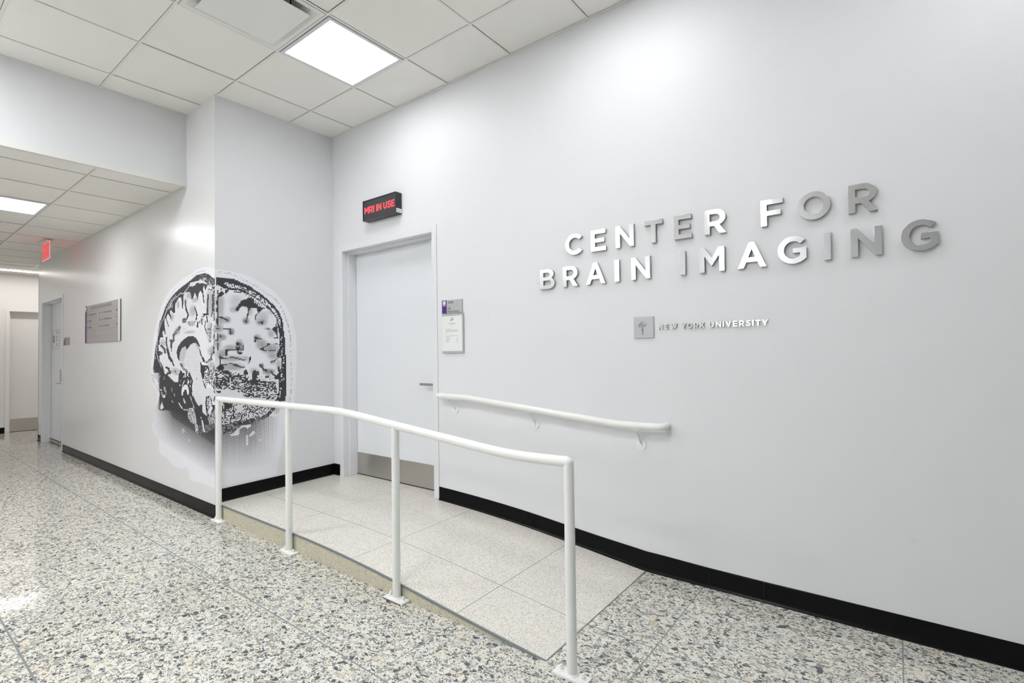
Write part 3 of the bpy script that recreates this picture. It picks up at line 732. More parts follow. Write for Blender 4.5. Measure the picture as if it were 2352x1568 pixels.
for word, z0, spans in BIG:
    line = 'top' if z0 > 1.8 else 'second'
    for i, (a, c_) in enumerate(spans):
        letter(word[i], a, c_, z0, 0.130, 0.0185, 'large brushed metal letter %s, %s letter of %s in the %s line on the wall' % (word[i], ords[i], word, line), 'large metal letters of the wall sign')
XS_ = [3.192,3.2158,3.2304,3.2484,3.2609,3.2986,3.3229,3.3484,3.354,3.3811,3.391,3.4129,3.4219,3.446,3.4677,3.4948,3.506,3.5302,3.5392,3.5457,3.5542,3.5812,3.5896,3.6113,3.6206,3.6435,3.6517,3.6737,3.6817,3.6888,3.6967,3.7205,3.7268,3.7539]
k = 0
for word in ('NEW', 'YORK', 'UNIVERSITY'):
    for i, ch in enumerate(word):
        letter(ch, XS_[2*k], XS_[2*k+1], 1.3830, 0.0285, 0.008, 'small metal letter %s, %s letter of %s in the line beside the torch plaque' % (ch, ords[i], word), 'small metal letters of the wall sign'); k += 1
# torch plaque
pq = thing('torch_plaque', 'square brushed metal plaque engraved with a flaming torch', 'plaque', (3.103, 0, 1.398))
me = shape_mesh('plate', [[(0,0),(.120,0),(.120,.122),(0,.122)]], 0.0075, 0.0005)
place(me, 'plate', M['plaque'], 'y', -0.0006, 3.043, 1.337, pq)
def flame(pts): return thick(cat(pts, 4), .0035)
fl = []
U0_, V0_ = 3.043, 1.337
def zz(x, y): return ((x-163)/287*.120, (487-y)/324*.122 + (x-163)/287*-.004)
def wedge(pts, w0, w1):
    P = cat([zz(*p) for p in pts], 5); n = len(P); L, Rr = [], []
    for i in range(n):
        a, c_ = P[max(i-1, 0)], P[min(i+1, n-1)]; dx, dy = c_[0]-a[0], c_[1]-a[1]; l_ = math.hypot(dx, dy) or 1
        s_ = math.sin(math.pi*(i+.15)/(n-.7)); wd = (w0+(w1-w0)*max(0, s_))/2
        L.append((P[i][0]-dy/l_*wd, P[i][1]+dx/l_*wd)); Rr.append((P[i][0]+dy/l_*wd, P[i][1]-dx/l_*wd))
    return L+Rr[::-1]
fl.append(wedge([(262,250),(243,280),(242,305),(262,328)], .0006, .0042))
fl.append(wedge([(303,225),(275,255),(266,285),(280,322)], .0006, .0042))
fl.append(wedge([(335,242),(300,275),(288,300),(293,330)], .0006, .0042))
fl.append(wedge([(358,270),(335,292),(308,305),(302,328)], .0006, .0042))
fl.append([zz(272,342),zz(313,340),zz(311,348),zz(274,350)])
fl.append([zz(279,357),zz(306,355),zz(303,364),zz(298,366),zz(296,442),zz(290,443),zz(284,368),zz(281,366)])
metas = [(shape_mesh('fl', [p], 0.0004), Matrix.Identity(4)) for p in fl]
place(join_meshes('engraving', metas), 'engraving', M['groove'], 'y', -0.0083, U0_, V0_, pq)

# ================================================================= SIGNS
# illuminated sign over the door
ms = thing('lightbox_sign', 'black illuminated box sign reading MRI IN USE above the door', 'sign', (.777, 0, 2.519))
b = MB(); b.box(.556, .997, -0.060, -0.0005, 2.431, 2.607); b.box(.556, .9965, -0.067, -0.060, 2.431, 2.436); b.box(.556, .9965, -0.067, -0.060, 2.602, 2.607); b.box(.556, .561, -0.067, -0.060, 2.436, 2.602); b.box(.9915, .9965, -0.067, -0.060, 2.436, 2.602)
for i in range(4): b.box(.997, .9985, -0.052+i*.011, -0.047+i*.011, 2.432, 2.606)
b.cyl((.66, -.012, 2.4312), (0,0,-1), .004, .004, 10); b.cyl((.88, -.012, 2.4312), (0,0,-1), .004, .004, 10)
b.build('housing', M['black_box'], ms)
b = MB(); b.box(.561, .9915, -0.0625, -0.0602, 2.436, 2.602); b.build('lens', M['black_lens'], ms)
spans = {'M': [(.5765,.6365)], 'R': [(.643,.691)], 'I': [(.6965,.7115),(.738,.7545)], 'N': [(.7625,.8095)], 'U': [(.836,.8825)], 'S': [(.8885,.933)], 'E': [(.9385,.981)]}
metas = []
for ch, sp in spans.items():
    for a, c_ in sp: metas.append((shape_mesh('g', glyph(ch, .057, c_-a), 0.0006, 0, .0011), Matrix.Translation((a-.5765, 0, 0))))
place(join_meshes('lettering', metas), 'lettering', M['red_led'], 'y', -0.0628, .5765, 2.4905, ms)
b = MB(); b.box(.9987, .9992, -0.060, -0.004, 2.437, 2.472); st = b.build('sticker', M['paper'], ms)
for i, (a, c_) in enumerate(((-.056, -.035), (-.055, -.012), (-.055, -.018))):
    b = MB(); b.box(.9993, .9995, a, c_, 2.462-i*.009, 2.464-i*.009); sub(b, 'print_line', M['text_dark'], st, (.9994, -.03, 2.46))

# room number sign
rs = thing('room_sign', 'grey and purple room sign 156A CBI Mock Scanner beside the door', 'sign', (1.573, 0, 1.62))
b = MB(); b.box(1.470, 1.679, -0.0105, -0.0005, 1.5705, 1.6695); b.build('panel', M['sign_grey'], rs, bevel=.0008)
b = MB(); b.box(1.469, 1.519, -0.0115, -0.0106, 1.5695, 1.6705); b.build('purple_band', M['purple'], rs)
b = MB(); b.box(1.479, 1.509, -0.0121, -0.0116, 1.6375, 1.6655); b.build('emblem_field', M['text_white'], rs)
me = join_meshes('emblem', [(shape_mesh('a', [[(x*.75-.02*.0, y*.75) for x, y in p]], .0003), Matrix.Identity(4)) for p in [[(u-.036, v-.012) for u, v in q] for q in fl[:0]]] + [(shape_mesh('a', [p], .0003), Matrix.Diagonal((.30, .30, 1, 1))) for p in fl]); place(me, 'emblem', M['purple'], 'y', -0.0122, 1.4745+.0005, 1.6335, rs)
metas = [(shape_mesh('g', glyph(ch, .010, .009), .0003), Matrix.Translation((i*.0105, 0, 0))) for i, ch in enumerate('NYU')]
place(join_meshes('emblem_text', metas), 'emblem_text', M['text_white'], 'y', -0.0117, 1.4785, 1.6245, rs)
me = text_mesh('t', '156A', .0285, width=.058); place(me, 'lettering', M['text_dark'], 'y', -0.0106, 1.5285, 1.6425, rs)
me = text_mesh('t', 'CBI\nMock Scanner', .0215, line=1.0); place(me, 'lettering', M['text_dark'], 'y', -0.0106, 1.5285, 1.5975, rs)
b = MB(); b.box(1.519, 1.664, -0.0108, -0.0105, 1.6190, 1.6200); b.build('rule_line', M['sign_line'], rs)

# notice holder with paper
nh = thing('notice_holder', 'grey frame holding a printed white notice below the room sign', 'notice', (1.578, 0, 1.413))
b = MB(); b.box(1.467, 1.690, -0.006, -0.0005, 1.264, 1.5635); b.box(1.467, 1.690, -0.0125, -0.006, 1.264, 1.2785); b.box(1.467, 1.690, -0.0125, -0.006, 1.551, 1.5635); b.box(1.679, 1.690, -0.0125, -0.006, 1.2785, 1.551)
b.build('frame', M['sign_grey'], nh, bevel=.0008)
b = MB(); b.box(1.4675, 1.6785, -0.0078, -0.0062, 1.2788, 1.5507); pp = b.build('paper', M['paper'], nh)
def dash(x0, x1, z, h=.0018): b.box(x0, x1, -.0083, -.0079, z, z+h)
import random
rnd = random.Random(4)
def words(x0, x1, z, h=.0016):
    x = x0
    while x < x1-.004:
        l_ = rnd.uniform(.004, .012); dash(x, min(x+l_, x1), z, h); x += l_+.0022
def flush(nm): sub(b, nm, M['text_grey'], pp, (1.57, -.008, 1.4))
b = MB(); words(1.536, 1.612, 1.4875, .0034); flush('print_heading'); b = MB(); words(1.558, 1.590, 1.4775, .0018); flush('print_heading')
b = MB()
words(1.505, 1.563, 1.4465); [words(1.505, x_, z_) for x_, z_ in ((1.642, 1.4385), (1.638, 1.4325), (1.628, 1.4265), (1.518, 1.4205))]
flush('print_paragraph'); b = MB()
words(1.505, 1.628, 1.3950); words(1.505, 1.556, 1.3885)
flush('print_paragraph')
for i in range(4):
    b = MB(); z_ = 1.3765-i*.0098; words(1.506, 1.535+rnd.uniform(0, .012), z_, .0022); flush('print_row'); b = MB(); words(1.620, 1.636, z_, .0022); flush('print_value')
# small printed head emblem on the paper
em = []
em.append((shape_mesh('e', [arc(0, 0, .0165, .0175, 20, 200, 20) + arc(0, 0, .0125, .0135, 200, 20, 20)], .0003), Matrix.Identity(4)))
em.append((shape_mesh('e', [thick(cat([(-.014,-.012),(-.006,-.002),(.004,.004),(.012,.001)]), .005)], .0003), Matrix.Identity(4)))
em.append((shape_mesh('e', [arc(.001, .002, .006, .004, 0, 360, 14)[:-1]], .0003), Matrix.Identity(4)))
o = place(join_meshes('print_emblem', em), 'print_emblem', M['text_grey'], 'y', -0.0079, 1.573, 1.517, None)
o.parent = pp; o.location = o.location - Vector(pp.location) - Vector(nh.location)

# directory sign in the corridor
ds = thing('directory_sign', 'wide grey directory board CENTER FOR BRAIN IMAGING on the corridor wall', 'sign', (-2.96, -W, 1.66))
dy = -W
b = MB(); b.box(-3.545, -2.345, dy-0.012, dy-0.0005, 1.442, 1.889); b.build('panel', M['sign_taupe'], ds, bevel=.001)
b = MB(); b.box(-3.610, -3.545, dy-0.014, dy-0.0005, 1.4415, 1.890); b.build('purple_band', M['purple'], ds)
b = MB(); b.box(-2.345, -2.293, dy-0.013, dy-0.0005, 1.4415, 1.890); b.build('white_edge', M['white_plastic'], ds)
b = MB(); b.box(-2.293, -2.287, dy-0.006, dy-0.0005, 1.444, 1.888); b.build('dark_edge', M['black_box'], ds)
b = MB(); b.box(-3.605, -3.555, dy-0.0146, dy-0.0141, 1.838, 1.880); b.build('emblem_field', M['text_white'], ds)
metas = [(shape_mesh('g', glyph(ch, .013, .015), .0003), Matrix.Translation((i*.017, 0, 0))) for i, ch in enumerate('NYU')]
place(join_meshes('emblem_text', metas), 'emblem_text', M['text_white'], 'y', dy-0.0142, -3.602, 1.820, ds)
b = MB()
for z_ in (1.8155, 1.7385, 1.664, 1.5885, 1.5145): b.box(-3.545, -2.345, dy-0.0125, dy-0.0121, z_, z_+.0022)
b.build('rule_lines', M['sign_line'], ds)
b = MB(); b.box(-2.955, -2.940, dy-0.0132, dy-0.0122, 1.443, 1.815); b.build('divider', M['sign_grey'], ds)
for wd_, u_, wl_ in (('CENTER', 0, .232), ('FOR', .250, .108), ('BRAIN', .378, .172), ('IMAGING', .568, .222)):
    place(text_mesh('t', wd_, .050, width=wl_), 'heading_word', M['text_grey'], 'y', dy-0.0122, -3.352+u_, 1.836, ds)
rows = [(-3.474, 1.766, 'CBI Experiment Room', .335, -3.044, '154'), (-3.474, 1.690, 'CBI MRI', .125, -3.044, '156B'), (-3.474, 1.6145, 'CBI Staff', .135, -3.044, '157A'),
        (-2.856, 1.766, 'CBI Mock Scanner', .285, -2.428, '156A'), (-2.856, 1.690, 'CBI Waiting Room', .285, -2.428, '155'), (-2.856, 1.6145, 'CBI Physicist', .205, -2.428, '157B')]
for x_, z_, s_, wd, xr_, num in rows:
    place(text_mesh('t', s_, .036, width=wd), 'room_name', M['text_grey'], 'y', dy-0.0122, x_, z_, ds)
    place(text_mesh('t', num, .036, width=.055 if len(num) < 4 else .066), 'room_number', M['text_grey'], 'y', dy-0.0122, xr_, z_, ds)
    ar = [[(0,.012),(.024,.034),(.024,.0165),(.048,.0165),(.048,.0075),(.024,.0075),(.024,-.010)]]
    place(shape_mesh('a', ar, .0005), 'arrow', M['text_grey'], 'y', dy-0.0122, x_-.062, z_, ds)

# small room sign right of the corridor door
ss = thing('door_sign', 'small grey room sign with purple edge beside the corridor double door', 'sign', (-4.527, -W, 1.487))
b = MB(); b.box(-4.652, -4.402, dy-0.011, dy-0.0005, 1.435, 1.538); b.build('panel', M['sign_taupe'], ss, bevel=.0008)
b = MB(); b.box(-4.652, -4.595, dy-0.0118, dy-0.0111, 1.435, 1.538); b.build('purple_band', M['purple'], ss)
b = MB(); b.box(-4.640, -4.607, dy-0.0124, dy-0.0119, 1.505, 1.532); b.build('emblem_field', M['text_white'], ss)
metas = [(text_mesh('t', '157A', .030, width=.075), Matrix.Translation((0, .060, 0))), (text_mesh('t', 'CBI\nStaff', .024), Matrix.Translation((0, .026, 0)))]
place(join_meshes('lettering', metas), 'lettering', M['text_dark'], 'y', dy-0.0112, -4.580, 1.442, ss)

# printed safety notice on the corridor door
sn = thing('door_notice', 'white printed notice with a red round mark on the corridor double door', 'notice', (-5.67, ly, 1.545))
b = MB(); b.box(-5.880, -5.458, ly-0.0012, ly-0.0003, 1.402, 1.687); b.build('sheet', M['paper'], sn)
b = MB(); 
for z_ in (1.402, 1.684): b.box(-5.880, -5.458, ly-0.0017, ly-0.0013, z_, z_+.003)
for x_ in (-5.880, -5.464): b.box(x_, x_+.006, ly-0.0017, ly-0.0013, 1.405, 1.684)
b.build('border', M['text_grey'], sn)
b = MB()
for i in range(13):
    if i in (3, 9): continue
    b.box(-5.66, -5.66+rnd.uniform(.09, .17), ly-0.0017, ly-0.0013, 1.662-i*.0185, 1.667-i*.0185)
b.build('print_lines', M['text_dark'], sn)
me = shape_mesh('r', [arc(0, 0, .060, .058, 0, 360, 28)[:-1], arc(0, 0, .042, .040, 0, 360, 28)[:-1]], .0004)
place(me, 'round_mark', M['text_red'], 'y', ly-0.0014, -5.79, 1.55, sn)
me = shape_mesh('r', [[(-.014,-.035),(.014,-.035),(.014,.012),(.009,.016),(.009,.034),(-.009,.034),(-.009,.016),(-.014,.012)]], .0004)
place(me, 'figure_mark', M['text_dark'], 'y', ly-0.0014, -5.79, 1.55, sn)

# exit sign
ex = thing('exit_sign', 'red edge lit EXIT sign hanging from the corridor ceiling', 'sign', (-4.13, -1.34, HS))
b = MB(); b.box(-4.345, -3.955, -1.375, -1.300, HS-0.010, HS-0.0005); b.box(-4.315, -3.925, -1.352, -1.328, HS-0.022, HS-0.010); b.build('mounting_plate', M['chrome'], ex)
b = MB(); b.box(-4.300, -3.900, -1.3430, -1.3370, HS-0.236, HS-0.0222); b.build('acrylic_panel', M['acrylic'], ex)
b = MB(); b.box(-4.300, -3.900, -1.3435, -1.3365, HS-0.242, HS-0.2362); b.box(-3.8998, -3.896, -1.343, -1.337, HS-0.236, HS-0.03); b.build('glowing_edge', M['exit_edge'], ex)
metas = []
for ch, a, wd in (('E', 0, .078), ('X', .092, .095), ('I', .200, .024), ('T', .238, .082)): metas.append((shape_mesh('g', glyph(ch, .155, wd), .0008), Matrix.Translation((a, 0, 0))))
place(join_meshes('lettering', metas), 'lettering', M['exit_red'], 'y', -1.3433, -4.262, HS-0.208, ex)

# ================================================================= BRAIN MURAL
# the print is drawn in wall millimetres (u along the wall, z up) and then screened into square halftone dots
import numpy as np
rng = np.random.RandomState(7)
class Screen:
    """tone grid (0 white .. 1 ink) of one half of the mural, one cell per halftone dot"""
    def __init__(s, u0, u1, z0, z1, squash):
        s.p = 8.4; s.nu = int(round((u1-u0)/s.p)); s.nz = int(round((z1-z0)/s.p)); s.u0 = u0; s.z0 = z0; s.k = squash
        s.Ug, s.Zg = np.meshgrid(u0+(np.arange(s.nu)+.5)*s.p, z0+(np.arange(s.nz)+.5)*s.p)
        s.t = np.zeros((s.nz, s.nu))
    def area(s, q):
        m = np.zeros(s.t.shape, bool); pts = list(zip(q[0::2], q[1::2])); n = len(pts)
        for i in range(n):
            (a, b), (c, d) = pts[i], pts[(i+1) % n]
            if b == d: continue
            m ^= ((b > s.Zg) != (d > s.Zg)) & (s.Ug < (c-a)*(s.Zg-b)/(d-b)+a)
        return m
    def line(s, wd, q):
        pts = list(zip(q[0::2], q[1::2])); dist = np.full(s.t.shape, 1e9)
        for (a, b), (c, d) in zip(pts, pts[1:]):
            du, dz = (c-a)/s.k, d-b; L = max(du*du+dz*dz, 1e-9)
            t = np.clip(((s.Ug-a)/s.k*du+(s.Zg-b)*dz)/L, 0, 1)
            dist = np.minimum(dist, np.hypot((s.Ug-a)/s.k-t*du, s.Zg-b-t*dz))
        return dist <= wd/2
    def grain(s, m, lo, hi, share, sx, sl):
        Rr, Cc = np.indices(s.t.shape)
        a = np.floor(Cc/sx).astype(int); b = np.floor(Rr+sl*Cc).astype(int)
        tab = rng.rand(997); h = tab[(a*131+b*71) % 997]*.65 + rng.rand(*s.t.shape)*.35
        s.t[m] = (np.where(h > np.quantile(h, 1-share), hi, lo)*(0.85+.15*rng.rand(*s.t.shape)))[m]
    def fill(s, v, *q): s.t[s.area(q)] = v
    def stroke(s, v, wd, *q): s.t[s.line(wd, q)] = v
    def speckle(s, lo, hi, share, sx, sl, *q): s.grain(s.area(q), lo, hi, share, sx, sl)
    def speckle_stroke(s, lo, hi, share, wd, *q): s.grain(s.line(wd, q), lo, hi, share, 1, 0)
    def cloud(s, v, u, z, ru, rz):
        d = ((s.Ug-u)/s.k/ru)**2 + ((s.Zg-z)/rz)**2; s.t = np.maximum(s.t, 1.3*v*np.clip(1-d, 0, 1))
    def blob(s, v, u, z, ru, rz): s.t[((s.Ug-u)/s.k/ru)**2 + ((s.Zg-z)/rz)**2 <= 1] = v
FO = [(-W, .2335), (-W, 1.952), (-0.952, 1.951), (-0.837, 1.936), (-0.747, 1.906), (-0.654, 1.862), (-0.574, 1.809), (-0.508, 1.746), (-0.458, 1.675), (-0.417, 1.595), (-0.406, 1.536), (-0.387, 1.474), (-0.377, 1.391), (-0.374, 1.292), (-0.378, 1.16), (-0.384, 1.024), (-0.392, 0.926), (-0.401, 0.848), (-0.415, 0.771), (-0.482, 0.61), (-0.521, 0.451), (-0.544, 0.343), (-0.564, 0.2335)]
LO = [(0, 1.952), (-0.1, 1.978), (-0.21, 1.991), (-0.337, 1.984), (-0.463, 1.961), (-0.64, 1.939), (-0.785, 1.906), (-0.918, 1.862), (-1.03, 1.809), (-1.119, 1.743), (-1.182, 1.679), (-1.233, 1.604), (-1.293, 1.515), (-1.34, 1.424), (-1.369, 1.342), (-1.388, 1.27), (-1.402, 1.167), (-1.397, 1.117), (-1.368, 1.014), (-1.321, 0.982), (-1.255, 0.95), (-1.246, 0.93), (-1.241, 0.89), (-1.255, 0.832), (-1.292, 0.745), (-1.339, 0.657), (-1.367, 0.622), (-1.348, 0.572), (-1.304, 0.537), (-1.219, 0.521), (-1.198, 0.481), (-1.192, 0.42), (-1.171, 0.376), (-1.114, 0.359), (-1.013, 0.356), (-0.954, 0.333), (-0.828, 0.297), (-0.679, 0.296), (-0.625, 0.305), (-0.58, 0.323), (-0.536, 0.313), (-0.501, 0.276), (-0.462, 0.229), (-0.242, 0.233), (0, 0.23)]
front = Screen(-1052, -372, 226, 2000, 1.05)
side = Screen(-1411, 0, 226, 2000, 2.5)
def front_base():
    u, z = front.Ug/1000, front.Zg/1000
    across = 3248.8+2390.9*u-21.2*z-13.3*u*z-612.8*u*u
    down = 1598.7-780*u-2823.5*z+608.6*u*z+26.8*u*u+15.4*z*z
    g = .62*np.clip(1.12-down/1050, 0, 1.35)*np.clip((1800-across-0.15*np.maximum(down, 0))/750, 0, 1)
    front.t = np.where(down > -650, g, 0.0)
def side_base():
    u, z = side.Ug/1000, side.Zg/1000
    fall = 2216.7-368.2*u-3063.4*z-381.4*u*z-92*u*u+12.8*z*z
    down = 4004.1+557.2*u-3537.4*z-443.8*u*z+7.4*u*u+14.7*z*z
    across = 1799.5+1510.5*u-6.2*z-6.1*u*z+174.7*u*u
    side.t = np.where(down > 900, .95*np.clip(1.22-fall/1050, 0, 1)*np.clip((across-60)/560, 0, 1), 0.0)
def side_face(*q):
    u, z = side.Ug/1000, side.Zg/1000
    across = 1799.5+1510.5*u-6.2*z-6.1*u*z+174.7*u*u
    m = side.area(q); side.t[m] = (.93*np.clip((across-170)/120, .25, 1))[m]
front_base()
front.fill(.03, -1047, 1757, -953, 1776, -837, 1774, -686, 1692, -558, 1572, -546, 739, -1049, 795)
front.fill(.03, -908, 1519, -778, 1529, -655, 1467, -764, 1357, -734, 1233, -810, 1174, -824, 1326, -911, 1416)
front.speckle_stroke(0, .3, .45, 11.7, -1036, 1932, -941, 1933, -884, 1910, -813, 1884, -707, 1835, -654, 1799, -577, 1754, -535, 1715, -502, 1659, -479, 1602, -455, 1534)
front.speckle_stroke(0, .6, .6, 6.5, -577, 1754, -535, 1715, -502, 1659, -479, 1602, -455, 1534, -442, 1472, -430, 1407)
front.speckle_stroke(0, .3, .6, 13.2, -430, 1407, -428, 1292, -425, 1194, -420, 1062, -427, 997, -435, 900, -445, 852)
front.cloud(.3, -1014, 1700, 46.9, 58.7)
front.cloud(.3, -1014, 1642, 38.1, 76.3)
front.cloud(.18, -896, 1709, 64.5, 67.5)
front.cloud(.3, -908, 1642, 44, 35.2)
front.cloud(.3, -778, 1640, 20.5, 58.7)
front.cloud(.25, -671, 1599, 58.7, 46.9)
front.cloud(.45, -814, 1552, 38.1, 38.1)
front.cloud(.4, -686, 1551, 58.7, 46.9)
front.cloud(.45, -962, 1555, 35.2, 35.2)
front.cloud(.35, -1009, 1553, 52.8, 46.9)
front.cloud(.22, -604, 1650, 35.2, 46.9)
front.cloud(.35, -808, 1684, 35.2, 35.2)
front.cloud(.4, -1028, 1485, 46.9, 46.9)
front.cloud(.5, -931, 1461, 32.3, 38.1)
front.cloud(.45, -1001, 1415, 41.1, 35.2)
front.cloud(.35, -1029, 1368, 29.3, 58.7)
front.cloud(.5, -868, 1342, 41.1, 67.5)
front.cloud(.35, -940, 1330, 58.7, 32.3)
front.cloud(.4, -996, 1282, 52.8, 46.9)
front.cloud(.35, -926, 1243, 123.2, 32.3)
front.cloud(.3, -821, 1241, 26.4, 32.3)
front.cloud(.4, -912, 1177, 96.8, 38.1)
front.cloud(.3, -968, 1179, 58.7, 46.9)
front.cloud(.3, -604, 1453, 38.1, 46.9)
front.cloud(.45, -724, 1410, 38.1, 44)
front.cloud(.4, -687, 1357, 58.7, 58.7)
front.cloud(.4, -608, 1319, 96.8, 58.7)
front.cloud(.35, -592, 1262, 55.7, 41.1)
front.cloud(.35, -593, 1205, 35.2, 23.5)
front.cloud(.6, -688, 1179, 26.4, 26.4)
front.cloud(.5, -625, 1126, 64.5, 32.3)
front.cloud(.3, -541, 1181, 29.3, 58.7)
front.cloud(.45, -647, 1071, 35.2, 26.4)
front.cloud(.3, -750, 1138, 44, 35.2)
front.cloud(.3, -639, 1493, 32.3, 17.6)
front.fill(.93, -1047, 1892, -1028, 1887, -981, 1888, -913, 1888, -866, 1872, -822, 1855, -778, 1841, -732, 1808, -698, 1792, -660, 1764, -622, 1735, -584, 1699, -558, 1672, -532, 1641, -509, 1584, -498, 1533, -491, 1455, -480, 1390, -480, 1280, -472, 1260, -474, 916, -486, 862, -562, 872, -555, 932, -542, 937, -541, 1059, -561, 1082, -541, 1123, -518, 1154, -511, 1199, -514, 1238, -553, 1242, -547, 1274, -533, 1380, -536, 1477, -559, 1482, -562, 1531, -552, 1573, -578, 1613, -613, 1653, -629, 1664, -654, 1672, -689, 1705, -738, 1736, -778, 1751, -811, 1766, -852, 1784, -907, 1795, -981, 1804, -1011, 1819, -1033, 1831, -1047, 1815)
front.speckle(.05, .85, .45, 1, 0, -986, 1845, -975, 1858, -938, 1847, -866, 1838, -828, 1830, -793, 1812, -747, 1800, -723, 1784, -686, 1758, -648, 1733, -616, 1700, -584, 1667, -558, 1637, -539, 1596, -529, 1557, -526, 1532, -542, 1532, -552, 1586, -578, 1626, -610, 1662, -636, 1686, -673, 1706, -708, 1732, -747, 1757, -790, 1781, -831, 1808, -907, 1816, -958, 1818)
front.stroke(0, 8.8, -907, 1795, -881, 1797, -855, 1788, -828, 1778, -790, 1766, -760, 1753, -732, 1736, -698, 1710, -676, 1693, -654, 1679)
front.stroke(.9, 10, -904, 1785, -855, 1782)
front.stroke(0, 5.9, -919, 1770, -808, 1758)
front.stroke(0, 13.2, -642, 1714, -604, 1672, -578, 1642, -552, 1611)
front.speckle_stroke(0, .9, .3, 14.7, -604, 1682, -558, 1627, -532, 1573, -526, 1532)
front.stroke(0, 10, -519, 1509, -519, 1505)
front.stroke(0, 10, -526, 1532, -526, 1528)
front.stroke(0, 10, -513, 1422, -513, 1418)
front.stroke(0, 10, -516, 1403, -516, 1399)
front.stroke(0, 10, -508, 1366, -508, 1362)
front.stroke(0, 10, -517, 1350, -517, 1346)
front.stroke(0, 10, -533, 1345, -533, 1341)
front.stroke(0, 10, -533, 1328, -533, 1325)
front.stroke(0, 10, -503, 1325, -503, 1321)
front.stroke(0, 10, -509, 1306, -509, 1302)
front.stroke(0, 10, -510, 1293, -510, 1289)
front.stroke(0, 10, -510, 1267, -510, 1263)
front.stroke(0, 10, -525, 1258, -525, 1254)
front.stroke(0, 10, -496, 1244, -496, 1240)
front.stroke(0, 10, -494, 1222, -494, 1218)
front.stroke(0, 10, -497, 1202, -497, 1198)
front.stroke(0, 10, -501, 1157, -501, 1153)
front.stroke(0, 10, -516, 1128, -516, 1125)
front.stroke(0, 10, -541, 1113, -541, 1110)
front.stroke(0, 10, -521, 1093, -521, 1089)
front.stroke(0, 10, -511, 1099, -511, 1095)
front.stroke(0, 10, -515, 1080, -515, 1076)
front.stroke(0, 7, -552, 1531, -552, 1515, -541, 1486, -541, 1415, -538, 1370)
front.fill(.06, -1046, 1798, -1033, 1831, -1014, 1818, -997, 1814, -981, 1798, -981, 1762, -1017, 1777, -1035, 1740, -1047, 1727)
front.stroke(.9, 7, -1008, 1804, -1007, 1795)
front.stroke(.9, 5.3, -1032, 1787, -1032, 1761)
front.fill(.93, -978, 1798, -947, 1801, -951, 1780, -975, 1764)
front.fill(.93, -1017, 1774, -998, 1779, -981, 1759, -998, 1743, -1022, 1732, -1033, 1714, -1035, 1740)
front.stroke(.93, 7.6, -1032, 1740, -1029, 1670, -1031, 1582, -1030, 1515)
front.stroke(.9, 14.7, -1038, 1640, -1038, 1617)
front.stroke(.9, 8.8, -1043, 1698, -1043, 1675)
front.stroke(.9, 8.8, -1043, 1558, -1043, 1523)
front.fill(.93, -899, 1645, -882, 1668, -861, 1699, -849, 1718, -808, 1734, -790, 1747, -750, 1738, -748, 1704, -723, 1702, -711, 1678, -655, 1669, -670, 1659, -692, 1639, -711, 1622, -726, 1603, -736, 1580, -740, 1599, -717, 1625, -723, 1643, -729, 1665, -775, 1665, -784, 1640, -793, 1624, -796, 1593, -805, 1571, -811, 1550, -817, 1549, -807, 1596, -801, 1630, -802, 1660, -820, 1674, -844, 1673, -861, 1657, -873, 1632, -882, 1625, -896, 1636)
front.stroke(.9, 8.2, -826, 1549, -802, 1550)
front.stroke(.9, 7.6, -815, 1562, -815, 1531)
front.speckle(.1, .7, .35, 1, 0, -748, 1732, -717, 1715, -654, 1679, -689, 1674, -711, 1691, -744, 1704)
front.stroke(.95, 10.6, -1031, 1576, -998, 1569, -973, 1559, -956, 1550)
front.blob(.95, -683, 1539, 11.1, 10.6)
front.stroke(.9, 7.6, -708, 1541, -671, 1555)
front.stroke(.85, 7.6, -723, 1615, -736, 1587, -733, 1565)
front.stroke(.95, 8.8, -1042, 1479, -1023, 1481)
front.stroke(.95, 12.9, -990, 1480, -942, 1482)
front.stroke(.95, 8.8, -941, 1479, -939, 1440)
front.stroke(.9, 7.6, -942, 1461, -920, 1461)
front.stroke(.9, 7.6, -939, 1444, -925, 1446)
front.stroke(.93, 7.6, -1030, 1532, -1030, 1506)
front.stroke(.95, 7.6, -1031, 1444, -1031, 1400)
front.stroke(.95, 7.6, -1030, 1368, -1030, 1315)
front.stroke(.9, 7, -1028, 1419, -1002, 1420)
front.stroke(.85, 8.8, -1053, 1385, -1031, 1388)
front.stroke(.9, 6.5, -1014, 1433, -1014, 1415)
front.blob(.95, -881, 1360, 10, 14.7)
front.blob(.95, -880, 1329, 17.6, 14.7)
front.blob(.95, -864, 1287, 17.6, 10.6)
front.stroke(.9, 7, -885, 1375, -880, 1314, -874, 1284)
front.stroke(.9, 7, -868, 1369, -850, 1351)
front.stroke(0, 7.6, -879, 1342, -877, 1340)
front.stroke(0, 7.6, -863, 1307, -861, 1306)
front.stroke(.93, 7, -940, 1316, -839, 1316)
front.stroke(.93, 8.8, -837, 1351, -837, 1314)
front.blob(.95, -961, 1312, 17.6, 8.8)
front.stroke(.95, 13.5, -969, 1315, -969, 1270)
front.stroke(.95, 11.1, -1018, 1252, -962, 1247)
front.stroke(0, 7.6, -982, 1254, -981, 1253)
front.stroke(0, 7.6, -964, 1254, -962, 1252)
front.stroke(.95, 7, -957, 1260, -943, 1258, -914, 1252)
front.stroke(.95, 6.5, -906, 1246, -874, 1243)
front.stroke(.95, 7, -871, 1238, -851, 1236)
front.stroke(.95, 8.2, -842, 1230, -827, 1228)
front.stroke(.95, 11.1, -1014, 1268, -1014, 1162)
front.stroke(.95, 5.9, -784, 1271, -782, 1255)
front.blob(.97, -784, 1239, 7, 17.6)
front.stroke(.95, 6.5, -789, 1228, -790, 1210)
front.stroke(.95, 6.5, -798, 1204, -797, 1204)
